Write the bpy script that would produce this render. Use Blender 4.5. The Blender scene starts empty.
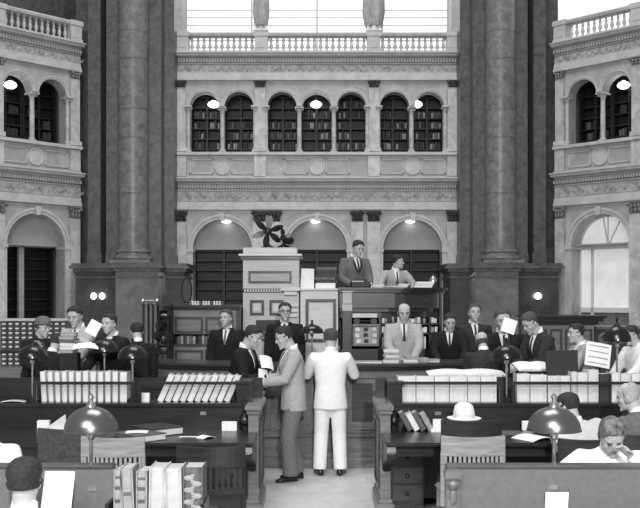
import bpy, bmesh, math, random
from mathutils import Vector, Matrix, Quaternion, Euler, noise
from mathutils.bvhtree import BVHTree
random.seed(7)
PI = math.pi
F = 950.0; CX = 317.0; HY = 300.0; H = 2.08
sc = bpy.context.scene
COL = sc.collection

def P(px, py, Y):
    return Vector(((px-CX)/F*Y, Y, H-(py-HY)/F*Y))
def XP(px, Y): return (px-CX)/F*Y
def ZP(py, Y): return H-(py-HY)/F*Y
def V(*a): return Vector(a)

# ------------------------------------------------------------------ materials
MATS = {}
def mat(name, g, rough=0.6, metal=0.0, kind=None, amt=0.25, scale=4.0, emit=0.0, g2=None, spec=0.5, bump=0.0):
    m = bpy.data.materials.new(name); m.use_nodes = True
    nt = m.node_tree; n = nt.nodes; l = nt.links
    b = n['Principled BSDF']
    b.inputs['Roughness'].default_value = rough; b.inputs['Metallic'].default_value = metal
    b.inputs['Specular IOR Level'].default_value = spec
    b.inputs['Base Color'].default_value = (g, g, g, 1)
    if kind:
        tc = n.new('ShaderNodeTexCoord'); mp = n.new('ShaderNodeMapping'); l.new(tc.outputs['Object'], mp.inputs['Vector'])
        rp = n.new('ShaderNodeValToRGB')
        lo = g*(1-amt) if g2 is None else g2; hi = min(1, g*(1+amt))
        rp.color_ramp.elements[0].color = (lo, lo, lo, 1); rp.color_ramp.elements[1].color = (hi, hi, hi, 1)
        if kind == 'marble':
            t = n.new('ShaderNodeTexNoise'); t.inputs['Scale'].default_value = scale
            t.inputs['Detail'].default_value = 8; t.inputs['Roughness'].default_value = 0.65; t.inputs['Distortion'].default_value = .7
            rp.color_ramp.elements[0].position = 0.33; rp.color_ramp.elements[1].position = 0.66
        elif kind == 'wood':
            mp.inputs['Scale'].default_value = (1.0, 1.0, 9.0)
            t = n.new('ShaderNodeTexNoise'); t.inputs['Scale'].default_value = scale; t.inputs['Detail'].default_value = 6; t.inputs['Distortion'].default_value = .6
            rp.color_ramp.elements[0].position = 0.3; rp.color_ramp.elements[1].position = 0.7
        else:
            t = n.new('ShaderNodeTexNoise'); t.inputs['Scale'].default_value = scale; t.inputs['Detail'].default_value = 4
            rp.color_ramp.elements[0].position = 0.3; rp.color_ramp.elements[1].position = 0.7
        l.new(mp.outputs['Vector'], t.inputs['Vector']); l.new(t.outputs['Fac'], rp.inputs['Fac']); l.new(rp.outputs['Color'], b.inputs['Base Color'])
        if bump:
            bp = n.new('ShaderNodeBump'); bp.inputs['Strength'].default_value = bump; bp.inputs['Distance'].default_value = .02
            l.new(t.outputs['Fac'], bp.inputs['Height']); l.new(bp.outputs['Normal'], b.inputs['Normal'])
    if emit:
        b.inputs['Emission Color'].default_value = (1, 1, 1, 1); b.inputs['Emission Strength'].default_value = emit
    MATS[name] = m
    return m

mat('wall_marble', .38, .45, kind='marble', amt=.22, scale=2.2)
mat('wall_trim', .50, .5, kind='marble', amt=.15, scale=3)
mat('frieze_relief', .38, .6, kind='marble', amt=.35, scale=5, bump=.6)
mat('pier_marble', .085, .35, kind='marble', amt=.45, scale=5)
mat('column_marble', .17, .35, kind='marble', amt=.35, scale=5)
mat('dado_shaded', .055, .18, kind='marble', amt=.35, scale=2)
mat('dado_lit', .15, .18, kind='marble', amt=.3, scale=2)
mat('pilaster_marble', .48, .4, kind='marble', amt=.3, scale=3)
mat('bronze', .07, .35, .6, kind='noise', scale=9, amt=.5)
mat('capital_bronze', .06, .5, .3, kind='noise', scale=14, amt=.7)
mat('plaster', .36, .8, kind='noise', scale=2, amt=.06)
mat('upper_plaster', .80, .8, kind='noise', scale=2, amt=.05)
mat('statue', .36, .6, kind='noise', scale=6, amt=.25)
mat('dark_wood', .014, .32, kind='wood', amt=.45, scale=3)
mat('desk_wood', .018, .28, kind='wood', amt=.45, scale=3)
mat('counter_wood', .16, .35, kind='wood', amt=.35, scale=2.5)
mat('panel_wood', .04, .3, kind='wood', amt=.35, scale=2.5)
mat('mid_wood', .15, .35, kind='wood', amt=.3, scale=3)
mat('light_wood', .46, .45, kind='wood', amt=.12, scale=3)
mat('pale_wood', .60, .45, kind='wood', amt=.1, scale=3)
mat('grey_wood', .33, .4, kind='wood', amt=.2, scale=3)
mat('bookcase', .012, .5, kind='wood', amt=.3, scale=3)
mat('floor_stone', .58, .5, kind='marble', amt=.14, scale=3)
mat('platform_wood', .16, .5, kind='wood', amt=.3, scale=3)
mat('paper', .82, .7, kind='noise', scale=30, amt=.06)
mat('page', .66, .7, kind='noise', scale=40, amt=.12)
mat('white_cloth', .84, .8, kind='noise', scale=20, amt=.05)
mat('white_suit', .86, .8, kind='noise', scale=20, amt=.04)
mat('grey_suit', .36, .85, kind='noise', scale=30, amt=.12)
mat('lightgrey_suit', .40, .85, kind='noise', scale=30, amt=.12)
mat('midgrey_suit', .13, .85, kind='noise', scale=30, amt=.2)
mat('trouser_grey', .17, .85, kind='noise', scale=30, amt=.15)
mat('dark_suit', .016, .9, kind='noise', scale=30, amt=.3, spec=.2)
mat('dark_suit_soft', .035, .9, kind='noise', scale=30, amt=.3, spec=.2)
mat('skin', .46, .55, kind='noise', scale=12, amt=.07)
mat('lip', .22, .6)
mat('eye', .03, .3)
mat('hair_dark', .022, .8, kind='noise', scale=60, amt=.6)
mat('hair_mid', .06, .8, kind='noise', scale=60, amt=.5)
mat('hair_grey', .36, .7, kind='noise', scale=25, amt=.2)
mat('hair_pepper', .12, .6, kind='noise', scale=30, amt=.8)
mat('pale_suit', .55, .85, kind='noise', scale=30, amt=.1)
mat('counter_panel', .055, .35, kind='wood', amt=.35, scale=2.5)
mat('drawer_wood', .05, .4, kind='wood', amt=.3, scale=3)
mat('tie_dark', .03, .6)
mat('tie_grey', .14, .6)
mat('shoe', .015, .25)
mat('shoe_pale', .35, .4)
mat('lamp_metal', .05, .22, .75, kind='noise', scale=3, amt=.2)
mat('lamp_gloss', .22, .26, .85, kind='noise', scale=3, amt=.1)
mat('steel', .5, .25, .9, kind='noise', scale=5, amt=.1)
mat('dark_metal', .03, .35, .5, kind='noise', scale=5, amt=.3)
mat('chair_dark', .02, .35, kind='wood', amt=.4, scale=4)
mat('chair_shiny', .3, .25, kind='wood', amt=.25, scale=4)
mat('leather', .05, .4, kind='noise', scale=30, amt=.4)
mat('label', .7, .5)
mat('globe', .9, .3, emit=4.0)
mat('window_light', .8, .3, emit=.8)
mat('door_light', .5, .3, kind='noise', scale=1.5, amt=.3, emit=.38)
mat('window_grey', .5, .3, emit=.28)
mat('window_frame', .62, .5)
mat('book_dark', .03, .6, kind='noise', scale=20, amt=.4)
mat('book_mid', .10, .6, kind='noise', scale=20, amt=.4)
mat('book_pale', .30, .6, kind='noise', scale=20, amt=.3)
mat('book_buff', .3, .6, kind='noise', scale=20, amt=.2)
mat('book_light', .48, .6, kind='noise', scale=20, amt=.12)
mat('book_white', .74, .6, kind='noise', scale=20, amt=.08)
mat('fan_blade', .03, .3, .6, kind='noise', scale=4, amt=.3)
mat('fan_blade_pale', .4, .3, .6, kind='noise', scale=4, amt=.2)
mat('navy_cloth', .03, .9, kind='noise', scale=60, amt=.3)

# ------------------------------------------------------------------ mesh builder
def world_of(o):
    m = o.matrix_basis.copy(); p = o.parent
    while p is not None:
        m = p.matrix_basis @ m; p = p.parent
    return m

def link_mesh(name, me, m, parent=None, world=True, smooth=False):
    me.materials.clear(); me.materials.append(MATS[m])
    if smooth:
        for p in me.polygons: p.use_smooth = True
    o = bpy.data.objects.new(name, me); COL.objects.link(o)
    if parent is not None:
        o.parent = parent
        if world: me.transform(world_of(parent).inverted())
    return o

class MB:
    def __init__(s): s.bm = bmesh.new()
    def faces(s, vs, fs):
        bv = [s.bm.verts.new(v) for v in vs]
        for f in fs:
            try: s.bm.faces.new([bv[i] for i in f])
            except ValueError: pass
        return bv
    def box(s, x0, x1, y0, y1, z0, z1):
        if x0 > x1: x0, x1 = x1, x0
        if y0 > y1: y0, y1 = y1, y0
        if z0 > z1: z0, z1 = z1, z0
        s.faces([(x0,y0,z0),(x1,y0,z0),(x1,y1,z0),(x0,y1,z0),(x0,y0,z1),(x1,y0,z1),(x1,y1,z1),(x0,y1,z1)],
                [(3,2,1,0),(4,5,6,7),(0,1,5,4),(1,2,6,5),(2,3,7,6),(3,0,4,7)])
        return s
    def obox(s, c, size, rot=None):
        hx, hy, hz = size[0]/2, size[1]/2, size[2]/2
        R = rot if rot is not None else Matrix.Identity(3)
        vs = [Vector(c)+R@Vector(v) for v in [(-hx,-hy,-hz),(hx,-hy,-hz),(hx,hy,-hz),(-hx,hy,-hz),(-hx,-hy,hz),(hx,-hy,hz),(hx,hy,hz),(-hx,hy,hz)]]
        s.faces(vs, [(3,2,1,0),(4,5,6,7),(0,1,5,4),(1,2,6,5),(2,3,7,6),(3,0,4,7)]); return s
    def prism(s, poly, f0, f1):
        """poly: 2D points; f0/f1 map (a,b)->3D for the two ends"""
        n = len(poly); vs = [f0(*p) for p in poly]+[f1(*p) for p in poly]
        s.faces(vs, [tuple(range(n-1,-1,-1)), tuple(range(n,2*n))]+[(i,(i+1)%n,n+(i+1)%n,n+i) for i in range(n)]); return s
    def loft(s, rings, close=True):
        n = len(rings[0]); vs = [v for r in rings for v in r]; fs = []
        for k in range(len(rings)-1):
            for i in range(n):
                a = k*n+i; b = k*n+(i+1)%n
                fs.append((a, b, b+n, a+n))
        if close:
            fs.append(tuple(range(n-1,-1,-1))); m = (len(rings)-1)*n; fs.append(tuple(range(m, m+n)))
        s.faces(vs, fs); return s
    def lathe(s, prof, c=(0,0,0), seg=20, rot=None, close=True):
        R = rot if rot is not None else Matrix.Identity(3)
        rings = [[Vector(c)+R@Vector((r*math.cos(2*PI*i/seg), r*math.sin(2*PI*i/seg), z)) for i in range(seg)] for r, z in prof]
        return s.loft(rings, close)
    def tube(s, pts, rad, seg=10, flat=None, caps=True):
        pts = [Vector(p) for p in pts]
        if not hasattr(rad, '__len__'): rad = [rad]*len(pts)
        rings = []; up = None
        for i, p in enumerate(pts):
            d = (pts[min(i+1, len(pts)-1)]-pts[max(i-1, 0)]).normalized()
            if up is None:
                up = Vector((0,0,1)) if abs(d.z) < .9 else Vector((0,1,0))
            a = d.cross(up)
            if a.length < 1e-4: a = d.orthogonal()
            a.normalize(); b = d.cross(a); up = -b if b.dot(up) < 0 else b
            b = up; a = b.cross(d)
            r = rad[i]; ra, rb = (r, r) if not hasattr(r, '__len__') else r
            rings.append([p+a*ra*math.cos(2*PI*k/seg)+b*rb*math.sin(2*PI*k/seg) for k in range(seg)])
        return s.loft(rings, caps)
    def ell(s, c, r, rot=None, u=14, v=10):
        R = rot if rot is not None else Matrix.Identity(3); c = Vector(c)
        if not hasattr(r, '__len__'): r = (r, r, r)
        rings = []
        for j in range(1, v):
            t = PI*j/v
            rings.append([c+R@Vector((r[0]*math.sin(t)*math.cos(2*PI*i/u), r[1]*math.sin(t)*math.sin(2*PI*i/u), -r[2]*math.cos(t))) for i in range(u)])
        return s.loft(rings)
    def xform(s, M): s.bm.transform(M); return s
    def mesh(s, name, bevel=0, seg=2):
        bmesh.ops.recalc_face_normals(s.bm, faces=s.bm.faces)
        if bevel:
            es = [e for e in s.bm.edges if len(e.link_faces) == 2 and e.calc_face_angle(0) > .6]
            bmesh.ops.bevel(s.bm, geom=es, offset=bevel, segments=seg, affect='EDGES', clamp_overlap=True)
        me = bpy.data.meshes.new(name); s.bm.to_mesh(me); s.bm.free(); return me
    def build(s, name, m, parent=None, world=True, smooth=False, bevel=0, seg=2):
        o = link_mesh(name, s.mesh(name, bevel, seg), m, parent, world, smooth)
        if smooth:
            me = o.data
            try: me.set_sharp_from_angle(angle=.7)
            except Exception: pass
        return o

def thing(name, label, cat, loc=(0,0,0), rotz=0, group=None):
    o = bpy.data.objects.new(name, None); COL.objects.link(o); o.empty_display_size = .1
    o.location = loc; o.rotation_euler = (0, 0, rotz); o['label'] = label; o['category'] = cat
    if group: o['group'] = group
    return o
def tag(o, label, cat, group=None):
    o['label'] = label; o['category'] = cat
    if group: o['group'] = group
    return o
def struct(o): o['kind'] = 'structure'; return o
def kids(o): return [c for c in COL.objects if c.parent == o]
KID = {}
def children_of(o):
    return [c for c in bpy.data.objects if c.parent is o]
def dup(root, loc, rotz=None, label=None, group=None, kidlist=None):
    r = root.copy(); COL.objects.link(r); r.location = loc
    if rotz is not None: r.rotation_euler = (0, 0, rotz)
    if label: r['label'] = label
    if group: r['group'] = group
    for ch in (kidlist if kidlist is not None else children_of(root)):
        c = ch.copy(); COL.objects.link(c); c.parent = r
        for g in children_of(ch):
            d = g.copy(); COL.objects.link(d); d.parent = c
    return r
def Rz(a): return Matrix.Rotation(a, 3, 'Z')
def Rx(a): return Matrix.Rotation(a, 3, 'X')
def Ry(a): return Matrix.Rotation(a, 3, 'Y')

# ------------------------------------------------------------------ camera, world, light
cam = bpy.data.cameras.new('camera'); cam.sensor_width = 36; cam.lens = F/640*36
cam.shift_x = (320-CX)/640; cam.shift_y = (HY-254)/640; cam.clip_end = 200
co = bpy.data.objects.new('camera', cam); COL.objects.link(co); co.location = (0, 0, H); co.rotation_euler = (PI/2, 0, 0)
sc.camera = co
w = bpy.data.worlds.new('world'); sc.world = w; w.use_nodes = True
w.node_tree.nodes['Background'].inputs['Color'].default_value = (1, 1, 1, 1)
w.node_tree.nodes['Background'].inputs['Strength'].default_value = .28
sc.view_settings.view_transform = 'Standard'; sc.view_settings.look = 'None'; sc.view_settings.gamma = 1; sc.view_settings.use_curve_mapping = False
sc.view_settings.exposure = 0.0
def light(name, kind, loc, energy, target=None, size=1, **k):
    d = bpy.data.lights.new(name, kind); d.energy = energy
    if kind == 'AREA': d.size = size
    elif kind in ('POINT', 'SPOT'): d.shadow_soft_size = size
    for a, b in k.items(): setattr(d, a, b)
    o = bpy.data.objects.new(name, d); COL.objects.link(o); o.location = loc
    if target is not None: o.rotation_euler = (Vector(target)-Vector(loc)).to_track_quat('-Z', 'Y').to_euler()
    return o
light('dome_skylight', 'AREA', (0, 15, 24), 3000, (0, 17, 0), 12)
light('tall_window_daylight', 'AREA', (-3, -6, 11), 2200, (0, 22, 4), 7)
light('camera_flash', 'SPOT', (.8, -3.5, 4.6), 3300, (0, 9, .9), .12, spot_size=1.3, spot_blend=.8)
# ------------------------------------------------------------------ the hall
YB = 29.0; SB = F/YB
def bu(px): return (px-CX)/SB
def bz(py): return H+(HY-py)/SB
UR = bu(459); UL = bu(175)
M_BACK = Matrix.Translation((0, YB, 0))
EL = V(XP(80, 28), 28, 0); ER = V(XP(555, 28), 28, 0)
M_LEFT = Matrix.Translation(EL) @ Matrix.Rotation(PI/4, 4, 'Z') @ Matrix.Translation((-UR, 0, 0))
M_RIGHT = Matrix.Translation(ER) @ Matrix.Rotation(-PI/4, 4, 'Z') @ Matrix.Translation((-UL, 0, 0))

fl = MB(); fl.box(-16, 16, -3, 36, -.2, 0); struct(fl.build('floor', 'floor_stone'))

LOW = [(222.5, 29.5), (317, 30), (412.5, 29.5)]
UP = [(204.5, 14.5), (239, 14.5), (282, 14.5), (316.5, 14.5), (351.5, 14.5), (394.5, 14.5), (429.5, 14.5)]
Y_LSPR = 249; Y_USPR = 106.5; Y_SILL = 153

def wall_with_arches(b, u0, u1, z0, z1, ops, depth, d0=0.0):
    """ops: (cu, r, zbottom, zspring)"""
    ops = sorted(ops); x = u0
    for cu, r, zb, zs in ops:
        if cu-r > x:
            if 0 < cu-r-x < .25 and x > u0: b.box(x, cu-r, d0, d0+depth, z0, zb); b.box(x, cu-r, d0, d0+depth, zs, z1)
            else: b.box(x, cu-r, d0, d0+depth, z0, z1)
        if zb > z0: b.box(cu-r, cu+r, d0, d0+depth, z0, zb)
        n = 16
        for i in range(n):
            a0 = PI-PI*i/n; a1 = PI-PI*(i+1)/n
            p0 = (cu+r*math.cos(a0), zs+r*math.sin(a0)); p1 = (cu+r*math.cos(a1), zs+r*math.sin(a1))
            b.prism([p0, p1, (p1[0], z1), (p0[0], z1)], lambda a, c: (a, d0, c), lambda a, c: (a, d0+depth, c))
        x = cu+r
    if x < u1: b.box(x, u1, d0, d0+depth, z0, z1)

def archivolt(b, cu, zs, r0, r1, proj, n=24, d0=0):
    rings = []
    for i in range(n+1):
        a = PI*i/n; c, s_ = math.cos(a), math.sin(a)
        rm = r0+(r1-r0)*.55
        rings.append([(cu+r0*c, d0+.02, zs+r0*s_), (cu+r0*c, d0-proj*.6, zs+r0*s_), (cu+rm*c, d0-proj*.6, zs+rm*s_), (cu+rm*c, d0-proj, zs+rm*s_), (cu+r1*c, d0-proj, zs+r1*s_), (cu+r1*c, d0+.02, zs+r1*s_)])
    b.loft(rings)
def mold(b, u0, u1, prof):
    b.prism(prof, lambda a, c: (u0, a, c), lambda a, c: (u1, a, c))

def cornice(b, u0, u1, ytop, ybot, proj):
    zt, zb = bz(ytop), bz(ybot); h = zt-zb
    mold(b, u0, u1, [(.1, zb), (-.04, zb), (-.06, zb+h*.25), (-proj*.75, zb+h*.4), (-proj*.78, zb+h*.7), (-proj, zb+h*.85), (-proj, zt), (.1, zt)])

SIDE = {'back': (M_BACK, UL, UR), 'left': (M_LEFT, bu(318), UR), 'right': (M_RIGHT, UL, bu(318))}
ORD = ['leftmost', 'second from left', 'third from left', 'middle', 'third from right', 'second from right', 'rightmost']
def put(o, M):
    o.matrix_basis = M @ o.matrix_basis; return o

def capital(b, u0, u1, ztop, zbot, proj):
    """leafy pilaster capital: bell, leaves, volutes, abacus"""
    h = ztop-zbot; c = (u0+u1)/2; w_ = (u1-u0)/2
    b.loft([[(c-w_*k, 0, z), (c-w_*k, -proj*q, z), (c+w_*k, -proj*q, z), (c+w_*k, 0, z)] for k, q, z in
            [(.8, .6, zbot), (.85, .7, zbot+h*.4), (1.0, .9, zbot+h*.8), (1.15, 1.1, zbot+h*.85), (1.15, 1.1, ztop)]])
    for k in (-.62, 0, .62):
        b.ell((c+k*w_, -proj*.8, zbot+h*.28), (w_*.3, proj*.35, h*.27), u=8, v=6)
        b.ell((c+(k*.9)*w_, -proj*.95, zbot+h*.58), (w_*.26, proj*.35, h*.2), u=8, v=6)
    for k in (-.95, .95):
        b.ell((c+k*w_, -proj*1.0, zbot+h*.74), (w_*.3, proj*.35, h*.13), u=8, v=6)

gi = 0
for side, (M, u0, u1) in SIDE.items():
    lows = [(bu(c), r/SB) for c, r in LOW if u0 < bu(c)-r/SB and bu(c)+r/SB < u1]
    ups = [(bu(c), r/SB) for c, r in UP if u0 < bu(c)-r/SB and bu(c)+r/SB < u1]
    b = MB()
    wall_with_arches(b, u0, u1, 0, bz(205), [(c, r, 0, bz(Y_LSPR)) for c, r in lows], .45)
    wall_with_arches(b, u0, u1, bz(205), bz(82), [(c, r, bz(Y_SILL), bz(Y_USPR)) for c, r in ups], .4)
    b.box(u0, u1, 0, .4, bz(82), bz(56))
    b.box(u0, u1, .1, 1.9, bz(57), bz(54))     # gallery deck
    put(struct(b.build('wall_'+side, 'wall_marble')), M)
    # trims
    b = MB()
    for c, r in lows:
        archivolt(b, c, bz(Y_LSPR), r, r*1.18, .09)
        b.prism([(c-.09, bz(213)), (c+.09, bz(213)), (c+.06, bz(221)), (c-.06, bz(221))], lambda a, z: (a, -.16, z), lambda a, z: (a, .05, z))
        for s_ in (-1, 1):
            e = c+s_*r*1.11
            b.box(e-r*.13, e+r*.13, -.1, .46, bz(252), bz(249))
            b.box(e-r*.11, e+r*.11, -.06, .0, 0, bz(252))
    for c, r in ups:
        archivolt(b, c, bz(Y_USPR), r, r*1.2, .07, 20)
    cornice(b, u0, u1, 179, 184.3, .34); cornice(b, u0, u1, 54.5, 59.5, .34)
    for (ya, yb, pr) in [(202, 205, .06), (205, 207.5, .08), (207.5, 210, .12), (73, 76, .06), (76, 78.5, .08), (78.5, 80.8, .12), (152.6, 155.5, .16), (176.5, 179, .1), (190, 191, .05), (63.5, 64.5, .05)]:
        b.box(u0, u1, -pr, .05, bz(yb), bz(ya))
    for yc in (187, 61.5):
        n = int((u1-u0)/.085)
        for i in range(n):
            x = u0+(u1-u0)*(i+.5)/n
            b.box(x-.026, x+.026, -.13, .02, bz(yc+1.6), bz(yc-1.6))
    # parapet panels with roundels
    for c, r in lows:
        for s_ in (-1, 1):
            ua, ub = sorted((c+s_*.27, c+s_*1.0)); za, zb = bz(174), bz(159)
            for (x0, x1, z0, z1) in [(ua, ub, za, za+.035), (ua, ub, zb-.035, zb), (ua, ua+.035, za, zb), (ub-.035, ub, za, zb)]:
                b.box(x0, x1, -.035, .02, z0, z1)
        b.lathe([(.0005, .012), (.2, .012), (.215, .04), (.255, .04), (.27, -.03), (.0005, -.03)], (c, 0, bz(166.5)), 24, Rx(PI/2))
    put(struct(b.build('trim_'+str(gi+1), 'wall_trim')), M)
    b = MB()
    b.box(u0, u1, -.03, .03, bz(201.5), bz(191.5)); b.box(u0, u1, -.03, .03, bz(73), bz(65))
    for ya in (196.5, 69):
        n = int((u1-u0)/.42)
        for i in range(n):
            x = u0+(u1-u0)*(i+.5)/n
            b.lathe([(.09, 0), (.075, .02), (.03, .03), (0.004, .045)], (x, -.02, bz(ya)), 10, Rx(PI/2))
            b.tube([(x+.1, -.035, bz(ya)-.02), (x+.16, -.045, bz(ya)+.06), (x+.24, -.045, bz(ya)-.06), (x+.3, -.035, bz(ya)+.02)], .02, 6)
    put(struct(b.build('trim_'+str(gi+2), 'frieze_relief')), M)
    # pilasters
    pl = MB(); pc = MB()
    for a, c in [(177, 187), (253, 266), (268.5, 281), (351, 363), (367, 380), (446.5, 457)]:
        a, c = bu(a), bu(c)
        if a < u0-.01 or c > u1+.01: continue
        pl.box(a, c, -.12, .02, 0, bz(222)); capital(pc, a, c, bz(210.5), bz(222), .17)
        pl.box(a-.03, c+.03, -.13, .02, 0, .9)
    for a, c in [(177, 186), (255, 265.5), (368.5, 379), (447.5, 457)]:
        a, c = bu(a), bu(c)
        if a < u0-.01 or c > u1+.01: continue
        pl.box(a, c, -.1, .02, bz(152), bz(88)); capital(pc, a, c, bz(81), bz(88.5), .15)
        pl.box(a-.04, c+.04, -.14, .02, bz(152), bz(148)); pl.box(a-.02, c+.02, -.1, .02, bz(177), bz(156))
    put(struct(pl.build('trim_'+str(gi+3), 'pilaster_marble')), M)
    put(struct(pc.build('trim_'+str(gi+4), 'capital_bronze' if side == 'back' else 'column_marble')), M)
    gi += 4
    # interiors behind the arches
    zfl = bz(158)
    b = MB()
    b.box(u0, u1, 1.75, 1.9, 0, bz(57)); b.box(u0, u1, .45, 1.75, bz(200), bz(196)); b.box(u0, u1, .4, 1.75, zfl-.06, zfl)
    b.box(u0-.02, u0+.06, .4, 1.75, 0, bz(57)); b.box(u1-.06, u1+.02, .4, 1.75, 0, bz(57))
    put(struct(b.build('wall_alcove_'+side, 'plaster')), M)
    # tympana
    for i, (c, r) in enumerate(lows):
        if side == 'right': continue
        b = MB(); n = 20
        pts = [(c+r*1.02*math.cos(PI*k/n), bz(Y_LSPR)+r*1.02*math.sin(PI*k/n)) for k in range(n+1)]
        b.prism(pts, lambda a, z: (a, .38, z), lambda a, z: (a, .44, z))
        put(struct(b.build('trim_%d' % (20+i if side == 'back' else 24), 'plaster')), M)

# --- balustrades
def baluster_mesh():
    b = MB(); b.lathe([(.055, 0), (.055, .04), (.03, .06), (.035, .1), (.06, .17), (.05, .24), (.028, .3), (.045, .33), (.045, .36), (.028, .39), (.035, .44), (.055, .45), (.055, .49)], seg=10)
    return b.mesh('baluster')
bal_me = baluster_mesh(); bal_me.materials.append(MATS['wall_trim'])
for p in bal_me.polygons: p.use_smooth = True
BALL = {'back': 'long marble balustrade above the central triple arcade, below the bright window',
        'left': 'marble balustrade along the top of the left side wall', 'right': 'pale marble balustrade along the top of the right side wall'}
for side, (M, u0, u1) in SIDE.items():
    t = thing('balustrade', BALL[side], 'balustrade'); zb = bz(54.5)
    t.matrix_basis = M @ Matrix.Translation((0, 0, zb))
    peds = [(bu(a), bu(c)) for a, c in [(176.5, 189), (255, 268), (367, 380), (446.5, 458)] if bu(a) >= u0-.01 and bu(c) <= u1+.01]
    ends = [(u0, u0)]+peds+[(u1, u1)]
    top = bz(33.5)-zb
    b = MB(); b.box(u0, u1, -.14, .2, 0, .09); b.build('plinth', 'wall_trim', t, world=False)
    b = MB(); b.prism([(-.13, top-.1), (-.16, top-.04), (-.15, top), (.21, top), (.22, top-.04), (.19, top-.1)], lambda a, z: (u0, a, z), lambda a, z: (u1, a, z)); b.build('handrail', 'wall_trim', t, world=False)
    for a, c in peds:
        b = MB(); b.box(a, c, -.16, .22, .09, top-.1); b.box(a-.03, c+.03, -.19, .25, top-.12, top+.02); b.box(a-.02, c+.02, -.18, .24, 0, .12)
        b.box(a+.07, c-.07, -.175, -.16, .17, top-.18)
        b.build('pedestal', 'wall_trim', t, world=False)
    for k in range(len(ends)-1):
        a, c = ends[k][1], ends[k+1][0]
        if c-a < .3: continue
        n = max(1, int(round((c-a)/.19)))
        for i in range(n):
            o = bpy.data.objects.new('baluster', bal_me); COL.objects.link(o); o.parent = t; o.location = (a+(c-a)*(i+.5)/n, .03, .09)
            o.scale = (1, 1, (top-.19)/.49)

# --- colonnettes of the upper arcades
def colonnette(M, u, label, group, slim=1.0, d=.2):
    z0 = bz(152.5); z1 = bz(Y_USPR)
    t = thing('colonnette', label, 'column', group=group); t.matrix_basis = M @ Matrix.Translation((u, d, z0)); h = z1-z0
    b = MB(); b.box(-.11*slim, .11*slim, -.11, .11, 0, .06); b.lathe([(.1*slim, .06), (.105*slim, .09), (.08*slim, .12), (.075*slim, .14)]); b.build('base', 'wall_trim', t, world=False)
    b = MB(); b.lathe([(.072*slim, .14), (.074*slim, h*.5), (.064*slim, h-.17)], seg=16); b.build('shaft', 'pilaster_marble', t, world=False, smooth=True)
    b = MB(); b.lathe([(.066*slim, h-.18), (.08*slim, h-.16), (.07*slim, h-.14), (.11*slim, h-.05), (.12*slim, h-.05)], seg=14); b.box(-.13*slim, .13*slim, -.2, .2, h-.05, h)
    for s_ in (-1, 1):
        b.ell((s_*.1*slim, -.08, h-.07), (.035, .035, .035), u=8, v=6)
    b.build('capital', 'wall_trim', t, world=False, smooth=True)
    return t
for i, px in enumerate((221.8, 299.2, 334, 412)):
    colonnette(M_BACK, bu(px), 'slim marble colonnette between paired upper arches of the back wall, %s of four' % ['leftmost', 'second', 'third', 'rightmost'][i], 'colonnettes of the upper arcade')
colonnette(M_LEFT, bu(412), 'slim marble colonnette between the two upper arches of the left side wall', 'colonnettes of the side walls')
colonnette(M_RIGHT, bu(221.8), 'slim marble colonnette between the two upper arches of the right side wall', 'colonnettes of the side walls')
jn = 0
for M, pxs, nm in ((M_BACK, (188.4, 254.8, 266.2, 367.2, 378.6, 445), 'back'), (M_LEFT, (445.3, ), 'left'), (M_RIGHT, (188.2, ), 'right')):
    for k, px in enumerate(pxs):
        lab = ('slim marble jamb colonnette at %s of the back wall upper arches' % ['far left', 'right of left pair', 'left of middle three', 'right of middle three', 'left of right pair', 'far right'][k]) if nm == 'back' else 'slim marble jamb colonnette beside the pier on the %s side wall' % nm
        colonnette(M, bu(px), lab.replace('at the right end', 'at right end').replace('at the left end', 'at left end'), 'jamb colonnettes', .8, .0)

# --- bookcases and books in the arches
book_mes = []
for k, mname in enumerate(('book_dark', 'book_mid', 'book_dark', 'book_pale')):
    b = MB(); wd = (.045, .05, .06, .04)[k]; hh = (.24, .21, .26, .19)[k]
    b.prism([(-wd/2, .16), (-wd/2, .012), (-wd*.3, 0), (wd*.3, 0), (wd/2, .012), (wd/2, .16)], lambda a, d: (a, d, 0), lambda a, d: (a, d, hh))
    me = b.mesh('shelved_book'); me.materials.append(MATS[mname]); book_mes.append((me, wd))
NB = [0]
def bookcase(M, c, r, z0, z1, nshelf, label, booklabel, group, fill, d0=.75, dep=.3, maxb=99, mats=(0, 1, 2, 3)):
    t = thing('bookcase', label, 'bookcase'); t.matrix_basis = M @ Matrix.Translation((c, d0, z0)); h = z1-z0
    b = MB(); b.box(-r, r, dep-.02, dep, 0, h); b.build('back_panel', 'bookcase', t, world=False)
    for s_ in (-1, 0, 1):
        b = MB(); b.box(s_*r-.03, s_*r+.03, 0, dep-.02, 0, h); b.build('upright', 'bookcase', t, world=False)
    for k in range(nshelf+1):
        b = MB(); z = (h-.04)*k/nshelf
        for s_ in (-1, 1):
            x0, x1 = sorted((s_*.03, s_*(r-.03)))
            b.box(x0, x1, .0, dep-.02, z, z+.035)
        b.build('shelf', 'bookcase', t, world=False)
    cnt = 0
    for k in range(nshelf):
        z = (h-.04)*k/nshelf+.036
        for s_ in (-1, 1):
            if random.random() > fill: continue
            x = min(s_*.035, s_*(r-.035))+.03; e = x+r-.13
            x += random.random()*.2
            while x < e and cnt < maxb:
                me, wd = book_mes[random.choice(mats)]
                o = bpy.data.objects.new('library_book', me); COL.objects.link(o)
                o.matrix_basis = M @ Matrix.Translation((c+x, d0+.02+random.random()*.03, z0+z)) @ Matrix.Diagonal((1.6, 1, min(1.0, (h/nshelf-.06)/.26)*random.uniform(.85, 1), 1))
                tag(o, booklabel, 'book', group); NB[0] += 1; cnt += 1
                x += wd*1.6+.004
                if random.random() < .08: x += random.random()*.25
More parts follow.
